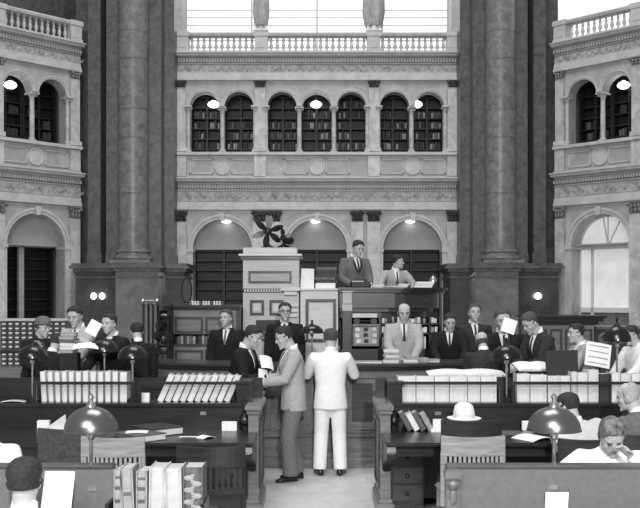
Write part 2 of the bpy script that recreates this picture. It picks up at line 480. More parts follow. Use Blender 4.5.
for i, (px, r) in enumerate(UP):
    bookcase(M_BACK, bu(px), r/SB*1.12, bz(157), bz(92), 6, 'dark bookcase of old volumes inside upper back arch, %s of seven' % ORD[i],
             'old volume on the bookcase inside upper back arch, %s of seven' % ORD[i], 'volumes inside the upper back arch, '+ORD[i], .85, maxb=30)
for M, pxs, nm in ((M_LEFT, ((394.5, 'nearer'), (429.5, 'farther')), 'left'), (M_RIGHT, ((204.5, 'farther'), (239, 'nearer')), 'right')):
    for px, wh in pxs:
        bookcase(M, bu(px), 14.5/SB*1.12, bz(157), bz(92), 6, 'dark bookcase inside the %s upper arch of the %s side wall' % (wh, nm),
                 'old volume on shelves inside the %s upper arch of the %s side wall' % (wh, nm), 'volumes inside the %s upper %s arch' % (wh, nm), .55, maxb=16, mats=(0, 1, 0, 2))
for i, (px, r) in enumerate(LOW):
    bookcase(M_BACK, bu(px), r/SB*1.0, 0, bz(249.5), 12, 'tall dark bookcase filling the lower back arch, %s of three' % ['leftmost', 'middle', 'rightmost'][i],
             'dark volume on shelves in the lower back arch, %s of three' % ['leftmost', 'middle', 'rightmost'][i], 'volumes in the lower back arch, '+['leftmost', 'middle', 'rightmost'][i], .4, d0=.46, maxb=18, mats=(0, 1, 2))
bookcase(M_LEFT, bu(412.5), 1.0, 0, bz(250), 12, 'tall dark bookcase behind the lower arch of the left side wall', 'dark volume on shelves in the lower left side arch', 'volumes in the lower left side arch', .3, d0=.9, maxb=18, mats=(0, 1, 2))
# pale post between the bookcases of the left arch
b = MB(); b.box(bu(406), bu(411), .6, .72, 0, bz(249)); b.box(bu(382), bu(442), .6, .68, bz(250), bz(247)); put(struct(b.build('trim_25', 'grey_wood')), M_LEFT)

# --- globe lights
def globe(M, u, d, z, label, ztop, group):
    t = thing('globe_light', label, 'light', group=group); t.matrix_basis = M @ Matrix.Translation((u, d, z))
    b = MB(); b.lathe([(.03, -.1), (.1, -.095), (.17, -.04), (.18, .0), (.14, .06), (.06, .1), (.05, .12)], seg=20); b.build('glass_globe', 'globe', t, world=False, smooth=True)
    b = MB(); b.lathe([(.06, .11), (.06, .16), (.012, .18), (.012, ztop-z)], seg=10); b.build('stem', 'bronze', t, world=False)
zc = bz(64)
for i, px in enumerate((212, 316, 418)):
    globe(M_BACK, bu(px), .42, bz(101.5), 'lit white globe light hanging in upper back arcade, %s of three' % ['leftmost', 'middle', 'rightmost'][i], zc, 'globe lights of the back arcade')
globe(M_LEFT, bu(393), .35, bz(101), 'lit white globe light hanging in left side wall upper arch', zc, None)
globe(M_RIGHT, bu(240), .35, bz(101), 'lit white globe light hanging in right side wall upper arch', zc, None)
for i, (px, r) in enumerate(LOW):
    b = MB(); b.lathe([(.13, .015), (.15, 0), (.11, -.03), (.03, -.04)], (bu(px)+(-.05 if i != 0 else .1), .2, bz(221.2)), 18)
    b.lathe([(.03, .0), (.03, .12)], (bu(px)+(-.05 if i != 0 else .1), .2, bz(221.2)+.02), 8)
    tag(put(b.build('ceiling_light', 'globe', smooth=True), M_BACK), 'small lit ceiling light under the crown of lower back arch, %s of three' % ['leftmost', 'middle', 'rightmost'][i], 'light', 'lights under the lower arches')

# --- right side arch: glazed door and fanlight
c, r = bu(222.5), 29.5/SB
b = MB(); n = 20
b.prism([(c+r*1.02*math.cos(PI*k/n), bz(249)+r*1.02*math.sin(PI*k/n)) for k in range(n+1)], lambda a, z: (a, .5, z), lambda a, z: (a, .53, z))
w1 = put(struct(b.build('window_1', 'door_light')), M_RIGHT)
b = MB()
for a in (62, 90, 100):
    a = math.radians(a); b.tube([(c, .46, bz(249)), (c+r*math.cos(a), .46, bz(249)+r*math.sin(a))], .022, 6)
archivolt(b, c, bz(249), r*.93, r*1.02, .02, 20, .46)
o = b.build('window_frame', 'window_frame', None); o.parent = w1
b = MB(); b.box(c-r, c+r, .5, .53, 1.75, bz(251.5)); d1 = put(struct(b.build('door_1', 'door_light')), M_RIGHT)
b = MB()
for x in (-1, -.55, 1): b.box(c+x*r-.035, c+x*r+.035, .44, .5, 0, bz(252))
b.box(c-r, c+r, .44, .5, 1.72, 1.86)
o = b.build('door_frame', 'window_frame'); o.parent = d1
b = MB(); b.box(c-r, c+r, .5, .53, 0, 1.75)
for k in range(9): b.box(c-r+r*2*k/9+.02, c-r+r*2*(k+1)/9-.02, .485, .5, .1, 1.65)
o = b.build('door_panel', 'mid_wood'); o.parent = d1
b = MB(); b.box(c-r-.05, c+r+.05, .2, .55, bz(252), bz(247.5)); b.box(c-r-.05, c+r+.05, .15, .55, bz(248.5), bz(247)); put(struct(b.build('trim_26', 'grey_wood')), M_RIGHT)

# --- upper walls and windows above the balustrades
b = MB(); b.box(UL-.5, UR+.5, 1.9, 2.1, bz(57), bz(-60)); put(struct(b.build('wall_upper_back', 'upper_plaster')), M_BACK)
b = MB(); b.box(UL+.1, UR-.1, 1.84, 1.9, bz(52), bz(-60)); w2 = put(struct(b.build('window_2', 'window_light')), M_BACK)
b = MB()
for py in (48, 40, 32, 24, 16, 8, 0, -8): b.box(UL+.1, UR-.1, 1.8, 1.84, bz(py+.5), bz(py-.5))
for k in range(5): x = UL+.1+(UR-UL-.2)*k/4; b.box(x-.03, x+.03, 1.78, 1.84, bz(52), bz(-60))
o = b.build('window_frame', 'window_frame'); o.parent = w2
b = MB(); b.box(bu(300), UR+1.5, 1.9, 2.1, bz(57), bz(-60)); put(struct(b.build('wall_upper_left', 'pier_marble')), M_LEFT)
b = MB(); b.box(UL-1.5, bu(340), 1.9, 2.1, bz(57), bz(-60)); put(struct(b.build('wall_upper_right', 'upper_plaster')), M_RIGHT)
b = MB(); b.box(UL-1.4, bu(330), 1.84, 1.9, bz(46), bz(-60)); w3 = put(struct(b.build('window_3', 'window_light')), M_RIGHT)

# --- statues on the balustrade
def statue(px, w_, lab):
    zb = bz(32); t = thing('statue', lab, 'statue', (bu(px), YB+.03, zb)); s_ = w_/SB/2
    b = MB(); b.box(-.2, .2, -.18, .2, 0, bz(27)-zb); b.box(-.23, .23, -.2, .22, 0, .04); b.build('plinth', 'upper_plaster', t, world=False)
    z0 = bz(27.5)-zb; b = MB(); rings = []
    for z, rx, ry in [(0, .7, .5), (.15, .85, .6), (.45, 1.0, .65), (.8, .98, .62), (1.1, .85, .55), (1.4, .95, .55), (1.55, .8, .45), (1.66, .3, .28), (1.74, .26, .26)]:
        rings.append([(s_*rx*math.cos(2*PI*i/28)*(1+.06*math.sin(i*5.3)*(z < 1.2)), s_*ry*math.sin(2*PI*i/28)*(1+.1*math.cos(i*4.1)*(z < 1.2)), z0+z) for i in range(28)])
    b.loft(rings); b.ell((0, -.01, z0+1.86), (.1, .12, .145)); b.ell((.0, -.13, z0+1.85), (.018, .03, .03))
    for sx in (-1, 1): b.tube([(sx*s_*.9, 0, z0+1.48), (sx*s_*1.1, -.03, z0+1.1), (sx*s_*.5, -.22, z0+1.0)], [.075, .065, .05])
    b.ell((s_*.3, -.2, z0+.03), (.07, .12, .05)); b.ell((-s_*.3, -.18, z0+.03), (.07, .12, .05))
    b.build('robed_figure', 'statue', t, world=False, smooth=True)
statue(261, 17, 'robed bronze statue on the left pedestal of the balustrade, cut off by the top')
statue(373.5, 23, 'wider robed bronze statue on the right pedestal of the balustrade, cut off by the top')

# --- piers with engaged columns
def pier(sgn, nm):
    def X(px, Y): return XP(CX+sgn*(px-CX), Y)
    ztop = ZP(-60, 27)
    b = MB()
    for a, c, Y in [(76, 88, 28.7), (88, 100.5, 27.85), (100, 107, 28.6), (106.5, 118, 27.6), (117.5, 150, 27.75), (149.5, 161, 27.72), (160.5, 174.2, 28.3)]:
        b.box(X(a, Y), X(c, Y), Y, 30, 0, ztop)
    for a, c, Y in [(87, 101.5, 27.8), (105.5, 118, 27.55), (149, 161.5, 27.68), (160.5, 175, 28.25)]:
        b.box(X(a, Y)-.0, X(c, Y), Y, 29, ZP(262, 27), ZP(256, 27)); b.box(X(a, Y)-.0, X(c, Y), Y+.03, 29, ZP(256, 27), ZP(252, 27))
    struct(b.build('wall_pier_'+nm, 'pier_marble'))
    b = MB()
    for a, c, Y in [(75.5, 116.5, 27.25), (115.5, 158.5, 26.75), (158, 184, 27.35)]:
        x0, x1 = sorted((X(a, Y), X(c, Y))); zt = ZP(263, 27)
        b.box(x0-.1, x1+.1, Y-.1, 29, zt-.08, zt); b.box(x0-.15, x1+.15, Y-.15, 29, zt-.15, zt-.08); b.box(x0-.06, x1+.06, Y-.06, 29, zt-.24, zt-.15)
        b.box(x0-.03, x1+.03, Y-.03, 29, zt-.42, zt-.38)
        b.box(x0-.06, x1+.06, Y-.06, 29, 0, .5)
    struct(b.build('trim_%d' % (30 if sgn > 0 else 31), 'pier_marble'))
    b = MB(); Y = 26.75; x0, x1 = sorted((X(115.5, Y), X(158.5, Y))); b.box(x0, x1, Y, 28.5, 0, ZP(263, 27)-.1); struct(b.build('wall_pedestal_'+nm, 'dado_lit'))  # pedestal front in a lighter copy of the dado marble, painted as lit
    b = MB()
    for a, c, Y in [(75.5, 116.5, 27.25), (158, 184, 27.35)]:
        b.box(X(a, Y), X(c, Y), Y, 29, 0, ZP(263, 27)-.1)
    struct(b.build('wall_pedestal_sides_'+nm, 'dado_shaded'))  # pedestal sides in a darker copy, their shade put into the colour
    t = thing('engaged_column', 'giant mottled marble column on the %s pier' % nm, 'column', (X(133.5, 27.7), 27.7, ZP(263, 27)))
    r = 15.3/F*27.5; b = MB(); jz = [2.02, 3.62, 4.45, 5.9, 6.7, 8.1]
    prof = [(r, .46)]
    for z in jz: prof += [(r, z-.02), (r*.975, z-.012), (r*.975, z+.012), (r, z+.02)]
    b.lathe(prof+[(r, ztop-ZP(263, 27))], seg=40); b.build('shaft', 'column_marble', t, world=False, smooth=True)
    b = MB(); b.box(-r*1.3, r*1.3, -r*1.3, r*.6, 0, .1); b.lathe([(r*1.28, .1), (r*1.33, .15), (r*1.28, .21), (r*1.12, .25), (r*1.1, .3), (r*1.18, .34), (r*1.14, .39), (r*1.02, .42), (r*1.0, .47)], seg=40); b.build('base', 'column_marble', t, world=False, smooth=True)
pier(1, 'left'); pier(-1, 'right')
# added glowing lamps imitating the reflections in the polished pier pedestals
def reflection_glow(px, py, Y, lab, s_=1.0):
    p = P(px, py, Y); t = thing('wall_lamp', lab, 'lamp', p)
    b = MB(); b.box(-.05, .05, -.02, .0, -.1, .1); b.tube([(0, -.01, -.05), (0, -.1, -.07), (0, -.12, -.02)], .015, 8); b.build('bracket', 'bronze', t, world=False)
    b = MB(); b.lathe([(.02, -.04), (.07*s_, .0), (.085*s_, .06), (.06*s_, .12), (.02, .15)], (0, -.12, 0), 16); b.build('glint_glass', 'globe', t, world=False, smooth=True)
reflection_glow(94.5, 298, 27.23, 'glow standing in for a reflection on dark marble pier base, left of a close pair')
reflection_glow(103, 298, 27.23, 'glow standing in for a reflection on dark marble pier base, right of a close pair')
reflection_glow(537, 298, 27.23, 'single glow standing in for a reflection on the right dark marble pier base', 1.3)
# ------------------------------------------------------------------ central desk
C0 = 16.75; R0 = 5.0
def arc(b, r0, r1, z0, z1, a0, a1, n=None):
    n = n or max(2, int(abs(a1-a0)/.04)); rings = []
    for i in range(n+1):
        a = a0+(a1-a0)*i/n; s_, c_ = math.sin(a), math.cos(a)
        rings.append([(r*s_, C0-r*c_, z) for r, z in ((r0, z0), (r1, z0), (r1, z1), (r0, z1))])
    b.loft(rings)
CT = 1.285
t = thing('issue_counter', 'long curved dark wooden issue counter with raised panels behind the man in white', 'counter', (0, C0-R0, 0))
b = MB(); arc(b, 4.45, R0-.05, .1, CT-.06, -.75, .8); b.build('body', 'counter_wood', t)
b = MB(); arc(b, 4.38, R0+.07, CT-.04, CT, -.75, .8); arc(b, 4.42, R0+.03, CT-.075, CT-.04, -.75, .8); b.build('countertop', 'panel_wood', t, bevel=.008)
b = MB(); arc(b, 4.45, R0+.03, 0, .13, -.75, .8); arc(b, 4.45, R0+.0, .13, .2, -.75, .8); arc(b, 4.45, R0-.0, .38, .42, -.75, .8); b.build('plinth', 'counter_wood', t, bevel=.006)
for k in range(17):
    a0 = -.735+k*.09; a1 = a0+.078
    b = MB()
    for (r1, za, zb_, c0_, c1_) in [(R0-.015, .47, .50, a0, a1), (R0-.015, 1.11, 1.14, a0, a1), (R0-.015, .5, 1.11, a0, a0+.006), (R0-.015, .5, 1.11, a1-.006, a1)]:
        arc(b, R0-.06, r1, za, zb_, c0_, c1_, 3)
    b.build('panel_moulding', 'mid_wood', t)
    b = MB(); arc(b, R0-.06, R0-.03, .57, 1.04, a0+.013, a1-.013, 3); b.build('raised_panel', 'counter_panel', t)
struct_pf = MB(); arc(struct_pf, .5, 4.44, 0, .28, -1.2, 1.2, 20); struct(struct_pf.build('floor_inner', 'platform_wood'))
b = MB(); b.box(-4.6, XP(235, 10.3), 9.98, 12.0, 0, .28); struct(b.build('floor_left', 'platform_wood'))
b = MB(); b.box(XP(398, 10.3), 4.6, 9.98, 12.0, 0, .28); struct(b.build('floor_right', 'platform_wood'))
PF = .28

def bx(b, px0, px1, py0, py1, Y, dep, grow=0):
    """a block whose front face spans these photo extents at depth Y"""
    b.box(XP(px0, Y), XP(px1, Y), Y-grow, Y+dep, ZP(py1, Y), ZP(py0, Y)); return b
def frame(b, px0, px1, py0, py1, Y, wd, pr, th=.04):
    x0, x1, z0, z1 = XP(px0, Y), XP(px1, Y), ZP(py1, Y), ZP(py0, Y)
    for a in [(x0, x1, z0, z0+wd), (x0, x1, z1-wd, z1), (x0, x0+wd, z0+wd, z1-wd), (x1-wd, x1, z0+wd, z1-wd)]:
        b.box(a[0], a[1], Y-pr, Y+th, a[2], a[3])

# tall pale cabinet with the fans on it
Y = 14.3
def zfloor(b, px0, px1, py0, Y, dep): b.box(XP(px0, Y), XP(px1, Y), Y, Y+dep, PF, ZP(py0, Y))
t = thing('pale_cabinet', 'tall pale wooden cabinet with a stepped cornice carrying the fans', 'cabinet', (XP(270, Y), Y+.4, PF))
b = MB(); zfloor(b, 243, 299, 258, Y, .9); b.build('body', 'light_wood', t)
b = MB(); bx(b, 243, 297, 247.5, 254, Y+.1, .7); b.build('top_block', 'light_wood', t, bevel=.01)
b = MB(); bx(b, 239, 302, 254, 256.2, Y, .95, .1); b.build('cornice', 'pale_wood', t, bevel=.008)
b = MB(); bx(b, 241, 300, 256.2, 259.5, Y, .93, .05); b.build('cornice_moulding', 'panel_wood', t, bevel=.008)  # dark wood paints the shade under the pale cornice edge
b = MB(); frame(b, 248.5, 291.5, 271, 283, Y, .03, .03); b.build('upper_panel_moulding', 'dark_wood', t)
b = MB(); bx(b, 251, 289, 273, 281, Y, .02, .008); b.build('upper_panel', 'grey_wood', t)
b = MB(); bx(b, 243, 299, 288.6, 292.6, Y, .1, .012); b.build('dentil_shade', 'panel_wood', t)  # dark backing painted for the shade between the dentils
b = MB(); bx(b, 243, 299, 287.2, 288.6, Y, .1, .04)
for k in range(14):
    x = 244.5+k*2.7; bx(b, x, x+1.5, 289, 292, Y, .05, .035)
b.build('dentil_band', 'light_wood', t)
b = MB(); bx(b, 281, 300, 287.5, 291, Y, .1, .10); bx(b, 284, 297, 291, 295, Y, .1, .06); b.build('bracket', 'pale_wood', t, bevel=.006)
for k, x in enumerate((250, 269.5)):
    b = MB(); frame(b, x, x+14, 300, 315, Y, .035, .03); b.build('lower_panel_moulding', 'dark_wood', t)
    b = MB(); bx(b, x+4, x+10, 304, 311, Y, .02, .012); b.build('lower_panel', 'pale_wood', t)
b = MB(); bx(b, 256, 284, 320, 337, Y, .03, .012); b.build('recess', 'bookcase', t)  # flat dark plate on the front, painting the shade of a hole
for k in range(3):
    b = MB(); bx(b, 286, 298, 304+k*5, 307+k*5, Y, .05, .05); b.build('ledge', 'pale_wood', t, bevel=.005)
# small books in the recess
for k in range(7):
    x0 = XP(258.5+k*2.3, Y); b = MB(); b.box(x0, x0+.024, Y-.075, Y-.013, ZP(337, Y), ZP(331.5-(k % 3)*.5, Y))
    b.box(x0+.003, x0+.021, Y-.077, Y-.07, ZP(334, Y), ZP(333.2, Y))
    tag(b.build('small_book', ('book_pale', 'page', 'book_mid')[k % 3]), 'small upright book in the dark recess of the pale cabinet', 'book', 'small books in the cabinet recess')
b = MB(); bx(b, 255.5, 284.5, 337, 339, Y, .05, .09); b.build('recess_shelf', 'mid_wood', t)

# white panelled block and its load
t = thing('white_cabinet', 'lower white panelled cabinet between pale cabinet and dark dais', 'cabinet', (XP(318, Y), Y+.4, PF))
b = MB(); zfloor(b, 300.5, 338, 290, Y, .9); b.build('body', 'pale_wood', t)
b = MB(); bx(b, 300, 338.5, 288.5, 290.5, Y, .95, .04); b.build('top', 'pale_wood', t, bevel=.006)
b = MB(); frame(b, 305.5, 336, 299, 342, Y, .045, .035); b.build('panel_moulding', 'dark_wood', t, bevel=.006)
b = MB(); bx(b, 310, 331.5, 303.5, 338, Y, .03, .012); b.build('panel', 'pale_wood', t)
b = MB(); x0, x1 = XP(300, Y), XP(314, Y)
b.prism([(x0, ZP(288.6, Y)), (x1, ZP(288.6, Y)), (x1, ZP(268.5, Y)), (x0+.02, ZP(268, Y))], lambda a, z: (a, Y+.15, z), lambda a, z: (a, Y+.18, z))
tag(b.build('white_board', 'paper'), 'plain white board propped upright beside the stack of books', 'board')
b = MB(); zz = ZP(288.6, Y); b.box(XP(315.5, Y), XP(335.5, Y), Y+.05, Y+.45, zz, ZP(283, Y)); 
tag(b.build('paper_box', 'paper', bevel=.006), 'white box of papers under the stack of dark books', 'box')
zz = ZP(283, Y)
def book_at(name_label, c, sx, sy, sz, rot, cover, group=None, parts=True, name='book', page='page'):
    """closed book lying flat, spine on -x: cover + page block"""
    t = thing(name, name_label, 'book', c, rot, group)
    b = MB(); b.box(-sx/2, sx/2, -sy/2, sy/2, 0, sz*.12); b.box(-sx/2, sx/2, -sy/2, sy/2, sz*.88, sz); b.box(-sx/2, -sx/2+.012, -sy/2, sy/2, sz*.1, sz*.9)
    b.build('cover', cover, t, world=False)
    b = MB(); b.box(-sx/2+.012, sx/2-.008, -sy/2+.008, sy/2-.008, sz*.12, sz*.88); b.build('pages', page, t, world=False)
    return t
for k in range(5):
    h_ = (.05, .04, .06, .045, .045)[k]
    book_at(['dark book at the bottom of the stack on the white box', 'second book up in the stack on the white box', 'thick middle book of the stack on the white box', 'book just below the top of the stack on the white box', 'topmost book of the stack on the white box'][k],
            (XP(326, Y)+(.02, -.01, .015, 0, .01)[k], Y+.22, zz), .26-.01*k, .3, h_, (0.05, -.06, .02, .08, -.03)[k]+PI/2, ('book_dark', 'book_mid', 'book_dark', 'book_dark', 'book_mid')[k])
    zz += h_+.001

# dark dais
Y = 14.2
def dais_plan(px1, off=0):
    x0, x1 = XP(339.5, Y)-off*.2, XP(px1, Y)+off; y0 = Y-off; r = .75
    pts = [(x0, y0)]
    for k in range(9):
        a = -PI/2+PI/2*k/8; pts.append((x1-r+r*math.cos(a), y0+r+r*math.sin(a)))
    pts += [(x1, Y+2.4), (x1-.3, Y+2.4), (x1-.3, Y+.68), (x0, Y+.68)]
    return pts
def dais_slab(b, px1, off, py0, py1):
    z0, z1 = ZP(py1, Y), ZP(py0, Y); b.prism(dais_plan(px1, off), lambda a, c: (a, c, z0), lambda a, c: (a, c, z1))
t = thing('dais', 'dark wooden superintendent dais with curved corner, carrying two men behind its top', 'desk', (XP(392, Y), Y+1.2, PF))
b = MB(); dais_slab(b, 447, .1, 287.5, 290); dais_slab(b, 447, .06, 290, 292.5); b.build('top', 'dark_wood', t, bevel=.006)
b = MB(); dais_slab(b, 445, .0, 292.5, 308); dais_slab(b, 443, -.06, 308, 312); dais_slab(b, 440, -.12, 312, 318); b.build('frieze', 'panel_wood', t)
b = MB(); b.box(XP(341, Y), XP(440, Y), Y+.55, Y+.66, PF, ZP(318, Y)); b.build('core', 'bookcase', t)
b = MB(); b.box(XP(341, Y), XP(440, Y), Y-.02, Y+.6, PF, ZP(349, Y)); b.build('lower_cabinet', 'dark_wood', t)
b = MB(); bx(b, 342, 352.5, 291, 292.5, Y, .3, .13); bx(b, 342.5, 351.5, 292.5, 304, Y, .3, .1); bx(b, 342, 352, 304, 311, Y, .3, .08); b.build('pilaster_capital', 'light_wood', t, bevel=.006)
b = MB(); bx(b, 342.5, 351.5, 311, 366, Y, .5, .06); b.build('pilaster', 'panel_wood', t, bevel=.006)
for px in (380, 405, 430, 440):
    b = MB(); bx(b, px-1, px+1, 317, 349, Y+.1, .45); b.build('divider', 'dark_wood', t)
for py in (323.5, 333):
    b = MB(); bx(b, 381, 440, py, py+1.2, Y+.1, .45); b.build('shelf', 'dark_wood', t)
# index frame in the left compartment
ti = thing('index_frame', 'framed board of pale slips mounted in the left compartment of the dais', 'board', (XP(366, Y), Y+.1, ZP(349, Y)))
b = MB(); frame(b, 352.5, 379, 324, 346, Y+.1, .03, .02); b.build('frame', 'mid_wood', ti)
b = MB(); bx(b, 353, 378, 324.5, 345.5, Y+.14, .02); b.build('backing', 'grey_wood', ti)
random.seed(3)
for k in range(9):
    x = 355+(k % 3)*8+random.random()*2; y = 327+(k//3)*6+random.random()
    b = MB(); bx(b, x, x+4.2, y, y+3.6, Y+.125, .012); b.build('slip', ('paper', 'book_dark', 'page')[k % 3], ti)
b = MB(); bx(b, 352.5, 377, 313.5, 317.5, Y, .03, .03)
tag(b.build('label_strip', 'page'), 'narrow pale label strip above index board under the dais', 'label')
b = MB(); b.tube([(XP(354, Y), Y+.12, ZP(321, Y)), (XP(378, Y), Y+.12, ZP(321, Y))], .02, 10)
for x in (357, 374): b.lathe([(.05, -.02), (.055, 0), (.05, .02)], (XP(x, Y), Y+.1, ZP(321, Y)), 14, Rx(PI/2))
tag(b.build('card_roller', 'dark_metal', smooth=True), 'metal roller with two knobs above the index board', 'roller')
DK = 0
for c_, (xa, xb) in enumerate(((382, 404), (406, 429), (431, 439))):
    for r_, zb_ in enumerate((323.2, 332.8, 348.8)):
        x = xa+.6
        while x < xb-3:
            wd = random.uniform(1.6, 3.6); hh = random.uniform(4, 6.4) if r_ < 2 else random.uniform(7, 13)
            m_ = random.choice(('page', 'page', 'book_pale', 'book_dark', 'paper'))
            y0 = Y+.13+random.random()*.04
            b = MB(); b.box(XP(x, Y), XP(x+wd, Y), y0, y0+.2, ZP(zb_, Y), ZP(zb_-hh, Y)); b.box(XP(x+.2, Y), XP(x+wd-.2, Y), y0-.005, y0+.1, ZP(zb_-hh*.2, Y), ZP(zb_-hh*.5, Y))
            b.build('paper_bundle', m_)
            o = COL.objects[-1]
            cn = ('left', 'middle', 'right')[c_]; rn = ('top', 'middle', 'bottom')[r_]
            tag(o, 'bundle of papers in the %s row, %s bay of the shelves under the dais' % (rn, cn), 'paper', 'paper bundles, %s row %s bay' % (rn, cn))
            x += wd+random.uniform(.1, .9)
b = MB(); b.box(XP(341, Y), XP(420, Y), Y+.68, Y+2.3, PF, 1.28); struct(b.build('floor_dais', 'platform_wood'))
ZD = ZP(287.5, Y)
# things on the dais top
t = thing('tray', 'dark open desk tray in front of the standing man on dais', 'tray', (XP(361, Y), Y+.25, ZD))
b = MB(); b.box(-.15, .15, -.15, .15, 0, .015); b.box(-.15, .15, -.15, -.135, 0, .09); b.box(-.15, .15, .135, .15, 0, .09); b.box(-.15, -.135, -.15, .15, 0, .09); b.box(.135, .15, -.15, .15, 0, .09); b.build('box', 'book_dark', t, world=False)
b = MB(); b.box(-.13, .05, -.12, .12, .075, .1); b.build('papers', 'paper', t, world=False)
for k, (px, wpx, hh, m_, lab) in enumerate([(378, 12, .05, 'page', 'low pile of papers on the dais top beside the dark tray'), (392, 14, .035, 'book_pale', 'flat pile of papers in front of the seated man on dais'), (404, 10, .06, 'page', 'short pile of slips under the arm of seated man on dais'), (425, 18, .09, 'paper', 'white block of papers at the right end of the dais top')]):
    t = thing('paper_pile', lab, 'paper', (XP(px, Y), Y+.2, ZD)); zz = 0
    for q in range(3):
        b = MB(); b.obox((.01*q-.01, 0, zz+hh/6), (wpx*Y/F, .24, hh/3-.001), Rz(.06*(q-1))); b.build('sheaf', m_ if q != 1 else 'page', t, world=False); zz += hh/3
t = thing('desk_bell', 'small shiny bell on a stem at right end of the dais top', 'bell', (XP(436, Y), Y+.35, ZD))
b = MB(); b.lathe([(.05, 0), (.05, .015), (.012, .03), (.012, .09)], seg=14); b.build('base', 'dark_metal', t, world=False, smooth=True)
b = MB(); b.lathe([(.06, .09), (.058, .12), (.04, .16), (.01, .175), (.008, .19)], seg=16); b.build('bell_dome', 'steel', t, world=False, smooth=True)

# fans on the pale cabinet
def fan(px, py, Yf, zb, rb, nb, tilt, lab, yaw=0, pale=()):
    c = P(px, py, Yf); t = thing('electric_fan', lab, 'fan', (c.x, Yf, zb)); h = c.z-zb
    b = MB(); b.lathe([(.11, 0), (.11, .02), (.05, .05), (.02, .07), (.018, h-.04)], (0, .06, 0), 16); b.build('stand', 'fan_blade', t, world=False, smooth=True)
    R = Rz(yaw)@Rx(PI/2+tilt)
    b = MB(); b.lathe([(.02, -.2), (.06, -.18), (.075, -.1), (.06, -.02), (.045, .03), (.01, .05)], (0, 0, h), 16, R); b.build('motor_housing', 'fan_blade', t, world=False, smooth=True)
    for k in range(nb):
        a = 2*PI*k/nb+.35; A = R@Rz(a)
        b = MB(); rings = []
        for q in range(9):
            u = q/8; rr = .05+(rb-.05)*u; wd = .105*math.sin(PI*min(1, u*.86+.1))**.8*rb/.26+.004; tw = .5-.25*u
            rings.append([Vector((0, 0, h))+A@Vector((rr, wd*.5*s1*math.cos(tw), wd*.5*s1*math.sin(tw)+s2*.006)) for s1, s2 in ((-1, -1), (1, -1), (1, 1), (-1, 1))])
        b.loft(rings); b.build('blade', 'fan_blade_pale' if k in pale else 'fan_blade', t, world=False, smooth=True)
    return t
zc_ = ZP(247.5, 14.4)
fan(268, 231.5, 14.6, zc_, .25, 6, .15, 'large electric fan with broad dark blades on the pale cabinet', .15, (1, ))
fan(283.5, 238, 14.55, zc_, .16, 4, -.2, 'smaller electric fan at right of the large one on the pale cabinet', -.7, (0, ))

# dark cabinet at left
Y = 14.0
t = thing('dark_cabinet', 'dark wooden cabinet with panelled front and a row of books, left of the pale cabinet', 'cabinet', (XP(203, Y), Y+.4, PF))
b = MB(); b.box(XP(169, Y), XP(240, Y), Y+.3, Y+.8, PF, ZP(308, Y)); b.box(XP(169, Y), XP(173, Y), Y, Y+.3, PF, ZP(308, Y)); b.box(XP(236, Y), XP(240, Y), Y, Y+.3, PF, ZP(308, Y)); b.build('carcass', 'panel_wood', t)
b = MB(); bx(b, 163.5, 240.8, 305, 307.5, Y, .9, .1); bx(b, 166, 240.4, 307.5, 309.5, Y, .85, .05); b.build('cornice', 'dark_wood', t, bevel=.006)
b = MB(); bx(b, 173, 236, 309, 334, Y, .3); b.build('upper_front', 'counter_wood', t)
for x in (175, 205.5):
    b = MB(); frame(b, x, x+28, 317, 333, Y, .03, .02); b.build('panel_moulding', 'panel_wood', t)
b = MB(); bx(b, 173, 236, 344, 346, Y, .3, .03); b.build('shelf', 'panel_wood', t, bevel=.004)
b = MB(); bx(b, 173, 236, 346, 366, Y, .3); b.build('lower_front', 'counter_wood', t)
for x in (175, 205.5):
    b = MB(); frame(b, x, x+28, 350, 364, Y, .03, .02); b.build('lower_panel_moulding', 'panel_wood', t)
for k in range(12):
    x = 177+k*3.05+(k > 5)*3; hh = 7.6+(k*37 % 5)*.25
    b = MB(); b.box(XP(x, Y), XP(x+2.6, Y), Y+.06, Y+.22, ZP(344, Y), ZP(344-hh, Y)); b.box(XP(x+.3, Y), XP(x+2.3, Y), Y+.052, Y+.06, ZP(342, Y), ZP(340.2, Y))
    tag(b.build('small_volume', ('book_mid', 'book_pale', 'book_dark', 'book_pale')[k % 4]), 'small upright volume on the open shelf of the dark cabinet', 'book', 'small volumes in the dark cabinet')
zt = ZP(305, Y)
for k in range(13):
    x = 190+k*2.7; b = MB(); b.lathe([(.016, 0), (.02, .015), (.012, .03), (.018, .045), (.006, .06)], (XP(x, Y), Y+.0, zt), 8)
    tag(b.build('stamp', 'page' if k % 4 else 'book_mid', smooth=True), 'small pale hand stamp in the row along the dark cabinet top', 'stamp', 'hand stamps on the dark cabinet')
t = thing('oval_mirror', 'dark oval mirror standing on the left end of the dark cabinet', 'mirror', (XP(184, Y), Y+.3, zt))
b = MB(); n = 24
for q in range(1):
    rings = []
    for i in range(n+1):
        a = 2*PI*i/n; rings.append([(.075*math.cos(a)+.012*math.cos(a)*math.cos(f), .02*math.sin(f), .22+.19*math.sin(a)+.014*math.sin(a)*math.cos(f)) for f in [k*PI/4 for k in range(8)]])
    b.loft(rings, False)
b.build('frame', 'dark_metal', t, world=False, smooth=True)
b = MB(); b.lathe([(.0001, -.006), (1, -.006), (1, .006), (.0001, .006)], (0, 0, 0), 24, Rx(PI/2)); b.xform(Matrix.Translation((0, 0, .22)) @ Matrix.Diagonal((.075, 1, .19, 1))); b.build('glass', 'book_dark', t, world=False)
b = MB(); b.box(-.07, .07, -.05, .05, 0, .03); b.build('foot', 'dark_metal', t, world=False, bevel=.006)

